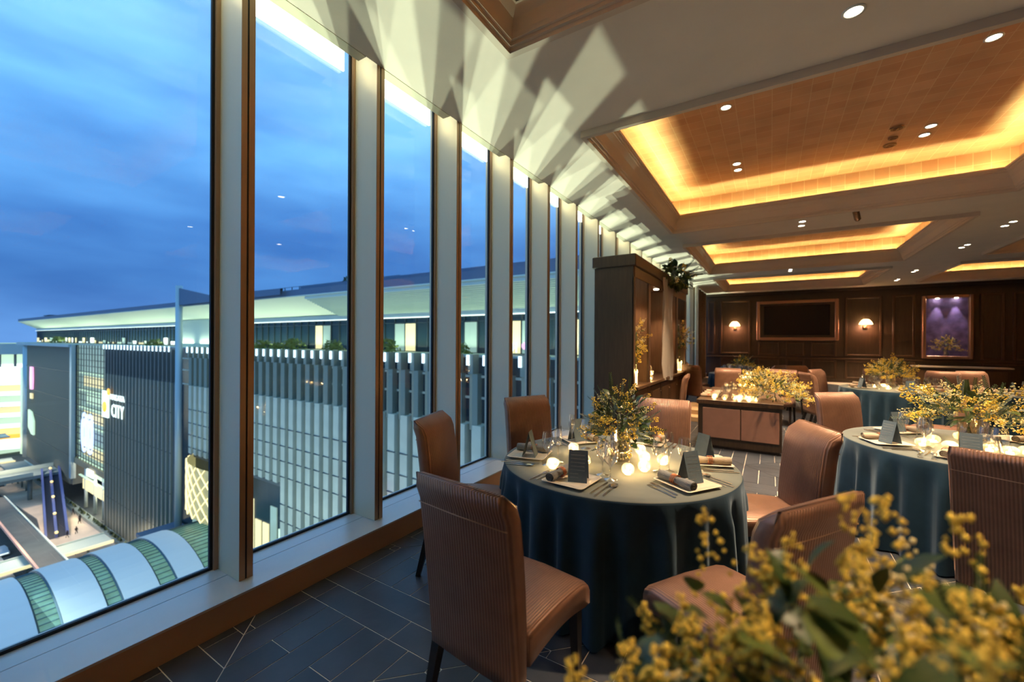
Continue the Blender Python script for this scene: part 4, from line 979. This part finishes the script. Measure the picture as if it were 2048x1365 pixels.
for k in range(3):   # feathery twig
    mb = MB(); rn = random.Random(k); L = .12
    for i in range(13):
        u = i/12
        for s in (-1, 1):
            w = .017*(1-u*.5); mb.add([(0, L*u, 0), (s*w, L*u+.007, .004), (s*w*.6, L*u+.011, .006), (0, L*u+.005, 0)], [(0,1,2,3)])
    mb.tube([(0, 0, 0), (0, L, 0)], .0012, 4); FM.append(mb.mesh('twig', 'leaf_grey' if k == 1 else 'leaf'))
def bouquet(name, lb, cat, x, y, z, R, H, nl, ns, nf, seed, group, parts=True, low=-.15, s=1.0, stems=.18, lean=(0, 0), asp=1.0):
    rn = random.Random(seed); t = thing(name, lb, cat, (x, y, z), 0, group); joined = {}
    mb = MB()
    for k in range(9):
        a = rn.uniform(0, 6.28); mb.tube([(.03*cos(a), .03*sin(a), -stems), (-.012*cos(a), -.012*sin(a), -.01), (.1*R*cos(a+2), .1*R*sin(a+2), H*.35)], .0035, 5)
    mb.build('stems', 'stem', t)
    def put_one(nm, me, ext, sc_):
        a = rn.uniform(0, 2*pi); v = rn.uniform(low, 1.0); e = math.asin(max(-1, min(1, v)))
        d = Vector((cos(a)*cos(e), sin(a)*cos(e), sin(e)))
        p = Vector((d.x*R*ext*(.92+.2*rn.random()), d.y*R*ext*(.92+.2*rn.random())*asp, max(d.z, -.5)*H*ext)); p.x += lean[0]*(p.z); p.y += lean[1]*p.z
        dirv = (d+Vector((rn.uniform(-.45, .45), rn.uniform(-.45, .45), rn.uniform(-.25, .45)))).normalized()
        q = dirv.to_track_quat('Y', 'Z'); mtx = Matrix.Translation(p-dirv*.03*s) @ q.to_matrix().to_4x4() @ Matrix.Rotation(rn.uniform(-.8, .8), 4, 'Y') @ Matrix.Scale(sc_, 4)
        if parts:
            o = put(nm, me, t); o.matrix_local = mtx
            if nm != 'leaf': o['kind'] = 'stuff'
        else:
            key = (nm, me.materials[0].name); b_ = joined.setdefault(key, MB())
            b_.add([mtx @ v.co for v in me.vertices], [tuple(p_.vertices) for p_ in me.polygons], True)
    for k in range(nl): put_one('leaf', rn.choice(LM), rn.choice((.62, .75, .88, .95)), s*rn.uniform(.8, 1.35))
    for k in range(nf): put_one('twig', rn.choice(FM), rn.choice((.6, .75, .88)), s*rn.uniform(.8, 1.25))
    for k in range(ns): put_one('blossom_sprig', rn.choice(SM+BM*2 if seed in (4, 11) else SM*2+BM), rn.choice((.6, .78, .92, .98)), s*rn.uniform(.75, 1.2))
    for (nm, mt), b_ in joined.items():
        o = b_.build(nm, mt, t); o['kind'] = 'stuff'
    return t
gv = 'mimosa and greenery bouquets of the tables'
vase(-.823, 2.645, ZT, .062, .20, 'ribbed glass cylinder vase amid ball candles on the near table')
bouquet('bouquet', 'dark green bouquet with yellow mimosa in the middle of the near table', 'bouquet', -.823, 2.645, ZT+.205, .215, .30, 190, 56, 50, 3, gv, stems=.185, low=-.22)
vase(1.32, 4.66, ZT, .062, .18, 'clear cylinder vase in the middle of the second table')
bouquet('bouquet', 'wide bright yellow bouquet spreading over the second table', 'bouquet', 1.32, 4.66, ZT+.19, .34, .27, 150, 120, 60, 4, gv, stems=.17, s=1.25, low=-.15)
tag(put('tumbler', MB().lathe([(.030, 0), (.040, .02), (.042, .06), (.034, .105), (.032, .105), (.040, .06), (.037, .02), (.001, .01)], 20, cap=False).mesh('tumbler', 'stemware_glass'), None, (1.25, 4.36, ZT)), 'rounded clear tumbler behind the handwritten card on the second table', 'glass', 'tumblers on the second table')
tag(put('tumbler', bpy.data.objects['tumbler'].data, None, (1.38, 4.42, ZT)), 'rounded clear tumbler nearest the vase of the second table', 'glass', 'tumblers on the second table')
for k, (x, y) in enumerate(((.865, 3.865), (.93, 3.85))):
    tag(put('salt_shaker', MB().lathe([(.013, 0), (.015, .01), (.010, .022), (.015, .034), (.014, .046), (.001, .048)], 12).mesh('salt_shaker', 'stemware_glass'), None, (x, y, ZT)), ('tiny glass shaker nearer the window on the second table edge', 'tiny glass shaker touching the plate on the second table edge')[k], 'shaker', 'glass shakers')
vase(T4[0]-.05, T4[1]+.2, ZT, .06, .20, 'glass vase of the far middle table')
bouquet('bouquet', 'yellow-green bouquet on the far middle table before the panelled wall', 'bouquet', T4[0]-.05, T4[1]+.2, ZT+.22, .30, .26, 110, 130, 40, 5, gv, parts=False, s=1.3, stems=.2)
vase(T5[0]+.02, T5[1], ZT, .055, .16, 'glass vase of the blue table by the curtain')
bouquet('bouquet', 'small dark bouquet on the blue table by the curtain', 'bouquet', T5[0]+.02, T5[1], ZT+.18, .27, .24, 80, 36, 30, 6, gv, parts=False, s=1.3, stems=.16)
vase(T6[0], T6[1], ZT, .055, .20, 'glass vase of the far right table')
bouquet('bouquet', 'bouquet on the far right table cut by the picture edge', 'bouquet', T6[0], T6[1], ZT+.22, .30, .26, 80, 60, 40, 8, gv, parts=False, s=1.3, stems=.2)
vase(5.0, YB-.13, .985+.085, .045, .22, 'clear glass vase standing in the violet wall niche')
bouquet('bouquet', 'small white and green bouquet in the violet wall niche', 'bouquet', 5.0, YB-.35, 1.30, .34, .42, 60, 70, 24, 9, gv, parts=False, s=1.35, stems=.2, asp=.45)
# ------------------------------------------------------------------ couple's console table
CX, CY, CR = -.35, 7.40, .0
t = thing('console_table', 'dark wooden console table with brown leather front panels in mid room', 'table', (CX, CY, .0045), CR)
MB().rbox(-.55, -.95, .615, .50, .95, .68, .006).build('top', 'cabinet_wood', t)
MB().box(-.53, -.93, .04, .48, .93, .615).build('body', 'dark_wood', t); MB().box(-.50, -.90, 0, .45, .90, .04).build('plinth', 'dark_wood', t)
for a, b_ in ((-.47, .0), (.01, .45)): MB().rbox(a, -.945, .15, b_, -.93, .57, .006).build('front_panel', 'leather_panel', t)
for a, b_ in ((-.85, -.3), (-.28, .28), (.3, .85)): MB().rbox(-.545, a, .15, -.53, b_, .57, .006).build('side_panel', 'leather_panel', t)
def con(x, y): return (CX+x*cos(CR)-y*sin(CR), CY+x*sin(CR)+y*cos(CR))
zc = .6855
cl = ['nearest the front left corner of the console', 'next to the corner one on the console', 'at the foot of the glass stack', 'right of the glass stack front', 'below the console bouquet', 'deep behind the glass stack', 'farther back on the console left side', 'in the middle of the console', 'close to the bouquet stems']
for k, (x, y) in enumerate(((-.33, -.84), (-.20, -.86), (-.02, -.84), (.10, -.86), (.18, -.80), (-.02, -.68), (.05, -.55), (.14, -.62), (-.08, -.76))):
    a, b_ = con(x, y); candle(a, b_, zc, 'glowing glass candle '+cl[k], 'candles on the wooden console', ch0, 1.05, 1.6 if k in (0, 2, 3, 5) else 0)
t = thing('glass_stand', 'two-tier glass stand full of small lit candles on the console', 'stand', (*con(.06, -.60), zc))
MB().lathe([(.09, 0), (.09, .01), (.015, .02), (.012, .16), (.12, .17), (.12, .178), (.012, .18), (.012, .28), (.07, .29), (.07, .297), (.001, .297)], 24).build('tiers', 'stemware_glass', t)
for k in range(7):
    a = 2*pi*k/7; MB().lathe([(.022, .18), (.026, .20), (.020, .225)], 10, (.09*cos(a), .09*sin(a), 0), cap=False).build('candle_cup', 'candle_glass', t); MB().ball((.09*cos(a), .09*sin(a), .20), .007, 6, 4).build('flame', 'flame', t)
for k in range(4):
    a = pi/2*k+.4; MB().lathe([(.02, .297), (.024, .315), (.02, .335)], 10, (.045*cos(a), .045*sin(a), 0), cap=False).build('candle_cup', 'candle_glass', t); MB().ball((.045*cos(a), .045*sin(a), .315), .007, 6, 4).build('flame', 'flame', t)
for k, (x, y, kd) in enumerate(((-.17, -.66, 'wine_glass'), (-.12, -.58, 'champagne_flute'), (-.2, -.50, 'red_wine_glass'), (.24, -.66, 'wine_glass'), (.30, -.5, 'red_wine_glass'), (-.10, -.40, 'wine_glass'))):
    a, b_ = con(x, y); tag(put(kd, GL[kd], None, (a, b_, zc)), ('stem glass by the nearest tent card', 'slim flute behind the nearest tent card', 'round glass behind the flute', 'stem glass at the edge of the bouquet', 'round glass inside the bouquet shadow', 'stem glass deep on the console')[k]+' on the console', 'glass', 'glasses on the wooden console')
for k, (x, y) in enumerate(((-.42, -.62), (-.42, -.44), (-.42, -.22), (-.42, .02))):
    a, b_ = con(x, y); place(nap1, (a, b_, zc), CR+pi/2, 'sand-coloured napkin roll, '+('nearest', 'second', 'third', 'last')[k]+' in the row along the console edge', 'napkin rolls on the wooden console')
for k, (x, y) in enumerate(((-.26, -.52), (-.22, -.16))):
    a, b_ = con(x, y); place(card0, (a, b_, zc), CR+pi/2+.1, ('tent card seen edge-on behind the two corner candles of the console', 'second edge-on tent card farther along the console')[k], 'tent cards on the wooden console')
a, b_ = con(.40, -.72)
bouquet('bouquet', 'big yellow bouquet lying over the console corner', 'bouquet', a, b_, zc+.15, .36, .27, 130, 260, 40, 11, gv, parts=False, s=1.1, stems=.15, low=-.45, lean=(-.6, 0))
t = thing('wooden_riser', 'low two-step pale wooden riser between cabinet and console', 'riser', (-1.34, 8.9, .0045))
MB().rbox(-.26, -.5, 0, .22, .9, .09, .006).build('step', 'light_wood', t); MB().rbox(-.26, -.2, .09, .22, .9, .18, .006).build('step', 'light_wood', t)
# ------------------------------------------------------------------ things in the cabinet
bouquet('flower_garland', 'dark leafy garland spilling over the cabinet cornice', 'garland', -1.60, 8.60, 2.74, .34, .34, 290, 10, 10, 21, None, s=2.2, stems=.02, low=-1.0, asp=1.9)
cu = MB(); n = 26; P = [(-1.655+.03*sin(i*.9)+.012*sin(i*2.1), 7.75+.95*i/(n-1)) for i in range(n)]
zz = [2.66, 2.2, 1.6, 1.1, .80]; nr = len(zz); vs = []
for k, z in enumerate(zz):
    for i, (x, y) in enumerate(P): vs.append((x+.02*sin(k*1.7+i*.4), 8.22+(y-8.22)*(1.0, .8, .85, .9, .82)[k], z-.06*(i/n if k == nr-1 else 0)))
cu.add(vs, [(k*n+i, k*n+i+1, (k+1)*n+i+1, (k+1)*n+i) for k in range(nr-1) for i in range(n-1)], True)
tag(cu.build('draped_veil', 'sheer'), 'translucent white veil hanging down the front of the display cabinet', 'veil')
bouquet('orchid_spray', 'bright yellow orchid spray in the first niche of the cabinet', 'flowers', -1.78, 6.50, 1.50, .14, .42, 26, 60, 6, 22, 'flowers in the display cabinet', s=1.2, stems=.62, low=-1.0, asp=1.3)
tag(put('flower_stand', MB().lathe([(.06, 0), (.06, .01), (.012, .02), (.012, .30), (.03, .34), (.0, .30)], 14, cap=False).mesh('flower_stand', 'cut_glass'), None, (-1.78, 6.50, .842)), 'glass stem vase under the orchid spray in the cabinet', 'vase')
bouquet('flower_spray', 'dusky flower spray with yellow base in the last niche of the cabinet', 'flowers', -1.72, 9.78, 1.55, .24, .34, 60, 50, 24, 23, 'flowers in the display cabinet', s=1.4, stems=.65, low=-.8)
tag(put('flower_stand', bpy.data.objects['flower_stand'].data, None, (-1.72, 9.78, .842)), 'glass stem vase under the dusky spray in the last niche', 'vase')
def lantern(x, y, lb):
    t = thing('glass_lantern', lb, 'lantern', (x, y, .842), 0, 'yellow lanterns in the display cabinet')
    MB().lathe([(.05, 0), (.06, .02), (.065, .12), (.055, .26)], 18, cap=False).build('glass_body', 'cut_glass', t); MB().lathe([(.045, .005), (.045, .20), (.001, .2)], 16).build('glowing_candle', 'wax', t)
    light('lantern_glow', 'POINT', (x+.11, y, 1.05), 1.5, (1, .6, .2), .03)
lantern(-1.76, 6.34, 'yellow glowing lantern in the first niche of the cabinet'); lantern(-1.76, 10.0, 'yellow glowing lantern in the last niche of the cabinet')
for k, (y, z) in enumerate(((7.14, 0), (7.25, 0), (7.36, 0), (7.19, .085), (7.30, .085), (7.41, .085), (7.14, .17), (7.25, .17))):
    candle(-1.76, y, .842+z, 'glass ball candle, '+('front bottom', 'middle bottom', 'rear bottom', 'front of the second tier', 'middle of the second tier', 'rear of the second tier', 'top front', 'top rear')[k]+' in the lit cabinet stack', 'candle stack in the cabinet', ch0, 1.15, 1.2 if k in (1, 5) else 0)
# ------------------------------------------------------------------ downlights and ceiling fittings
DL = 0
def downlight(x, y, z, lb, pw=55, grp='ceiling downlights'):
    t = thing('ceiling_downlight', lb, 'lamp', (x, y, z), 0, grp)
    MB().lathe([(.060, 0), (.062, -.006), (.048, -.008), (.046, .0)], 24, cap=False).build('trim_ring', 'white_trim', t)
    MB().lathe([(.045, -.003), (.001, -.003)], 20, cap=False).build('lens', 'lens', t)
    light('downlight_beam', 'SPOT', (x, y, z-.02), pw*(4.2 if x > 0 else 3.2), (1, .70, .42), .04, rot=(0, 0, 0), cone=rad(78), blend=.6)
zt = ZC+.53
downlight(.424, 3.285, ZC, 'single large downlight on the plain ceiling beam at the top edge', 95)
for k, (x, y) in enumerate(((1.58, 5.1), (-.43, 5.1), (-.43, 6.80), (-.43, 7.05), (1.60, 6.80), (1.60, 7.05))):
    downlight(x, y, zt, ('downlight by the near lip of the biggest gilded coffer', 'downlight in the window corner of the biggest gilded coffer', 'upper downlight of the left pair inside the biggest coffer', 'lower downlight of the left pair inside the biggest coffer', 'upper downlight of the right pair inside the biggest coffer', 'lower downlight of the right pair inside the biggest coffer')[k], 70)
for k, (x, y) in enumerate(((.443, 8.55), (.444, 8.85), (.46, 14.0), (.46, 14.3), (3.44, 10.35), (3.44, 10.65), (3.45, 12.3), (3.45, 12.6), (3.46, 15.9), (3.46, 16.2), (3.47, 17.9), (3.47, 18.2), (3.44, 7.0), (3.44, 3.3))):
    nm = ['between the first and second coffer', 'between the second and third coffer', 'on the long beam nearest the picture edge', 'on the long beam beside the second coffer', 'on the long beam level with the third coffer', 'on the long beam nearest the panelled wall', 'on the long beam beyond the picture edge']
    downlight(x, y, ZC, ('upper' if k % 2 == 0 else 'lower')+' downlight of the pair '+nm[k//2], 50)
for k, (x, y) in enumerate(((1.5, .3), (3.4, -.2), (3.43, 4.9))):  # out-of-view downlights added as fill for the room and foreground flowers
    downlight(x, y, ZC if k else zt, 'unseen fill downlight added over the rear, '+('above the aisle', 'above the long beam', 'over the long beam beside the second table')[k], 60)
# fittings
def vent(x, y, z, lb, r=.07):
    t = thing('ceiling_diffuser', lb, 'vent', (x, y, z), 0, 'round ceiling fittings')
    for q in (1, .72, .44): MB().lathe([(r*q, 0), (r*q*1.0, -.012), (r*q*.82, -.016), (r*q*.8, 0)], 24, cap=False).build('ring', 'bronze', t)
    MB().lathe([(r*.2, 0), (r*.2, -.02), (.001, -.022)], 12, cap=False).build('hub', 'bronze', t)
vent(1.27, 6.65, zt, 'round bronze fitting next to the right pair of coffer downlights'); vent(1.29, 6.95, zt, 'middle bronze fitting of three in the biggest coffer', .05); vent(1.30, 7.18, zt, 'lowest bronze fitting of three in the biggest coffer')
t = thing('ceiling_sensor_row', 'short diagonal row of dark sensors on the beam before the second coffer', 'sensor', (1.12, 8.55, ZC))
for k in range(5): MB().lathe([(.045, 0), (.045, -.02), (.02, -.05), (.001, -.05)], 14, (.02*k, .11*k-.2, 0)).build('sensor', 'bronze', t)
for (x, y, lb) in ((-.2, 10.9, 'tiny pair of dark sprinkler caps at the window side of the second coffer'), (1.55, 10.9, 'tiny pair of dark sprinkler caps at the aisle side of the second coffer')):
    t = thing('sprinkler_caps', lb, 'sprinkler', (x, y, zt), 0, 'sprinkler caps')
    for q in (-.12, .12): MB().lathe([(.04, 0), (.04, -.03), (.001, -.035)], 12, (0, q, 0)).build('cap', 'bronze', t)
# ------------------------------------------------------------------ blurred foreground bouquet on its own table
KIDS.clear()
t = thing('flower_pedestal', 'dark round pedestal table below the blurred foreground flowers', 'table', (.12, .52, .0045))
LM2 = LM
def fg():
    rn = random.Random(42); t = thing('foreground_bouquet', 'large blurred yellow mimosa bouquet in the foreground corner', 'bouquet', (.06, .60, 1.0))
    cx = Vector((.06, .60, 1.0)); fwd = f2; rgt = r3
    mb = MB()
    for k in range(16):
        a = rn.uniform(0, 6.28); mb.tube([(.04*cos(a), .04*sin(a), -.42), (.01*cos(a), .01*sin(a), -.12), (.18*cos(a), .12*sin(a), .10)], .004, 5)
    mb.build('stems', 'stem', t)
    def at(nm, me, p, s, up=.6):
        d = (p+Vector((rn.uniform(-.4, .4), rn.uniform(-.4, .4), up*.4+rn.uniform(-.2, .4)))).normalized(); q = d.to_track_quat('Y', 'Z')
        o = put(nm, me, t); o['kind'] = 'stuff' if nm != 'leaf' else 'thing'; o.matrix_local = Matrix.Translation(p) @ q.to_matrix().to_4x4() @ Matrix.Rotation(rn.uniform(-1, 1), 4, 'Y') @ Matrix.Scale(s, 4)
    def pos(ext=1.0):
        while True:
            a = rn.uniform(-.28, .32); w = rn.uniform(-.13, .10); top = .235-.75*abs(a-.03)**1.35-.9*max(0, -a-.10)
            h = rn.uniform(-.16, 1.0)
            z = top*h if h > 0 else h
            return rgt*a*ext+Vector((fwd.x, fwd.y, 0))*w+Vector((0, 0, z))
    for k in range(225): at('leaf', rn.choice(LM[:3]), pos(.99), rn.uniform(.7, 1.6))
    for k in range(30): at('twig', rn.choice(FM), pos(), rn.uniform(.6, .8))
    for k in range(225): at('blossom_sprig', rn.choice(SM*3+BM), pos(1.02), rn.uniform(.6, .95))
    return t
fgb = fg()
MB().lathe([(.22, 0), (.22, .03), (.03, .05), (.03, .50), (.20, .53), (.20, .55)], 20).build('pedestal', 'chair_leg', t)
tv = thing('flower_vase', 'ribbed glass vase holding the blurred foreground flowers', 'vase', (.06, .60, .556), 0, 'ribbed glass vases')
MB().lathe([(.06, 0), (.065, .3), (.06, .3), (.055, .012), (.001, .012)], 30, cap=False).build('glass_body', 'cut_glass', tv)
t.location = (.06, .60, .0045)
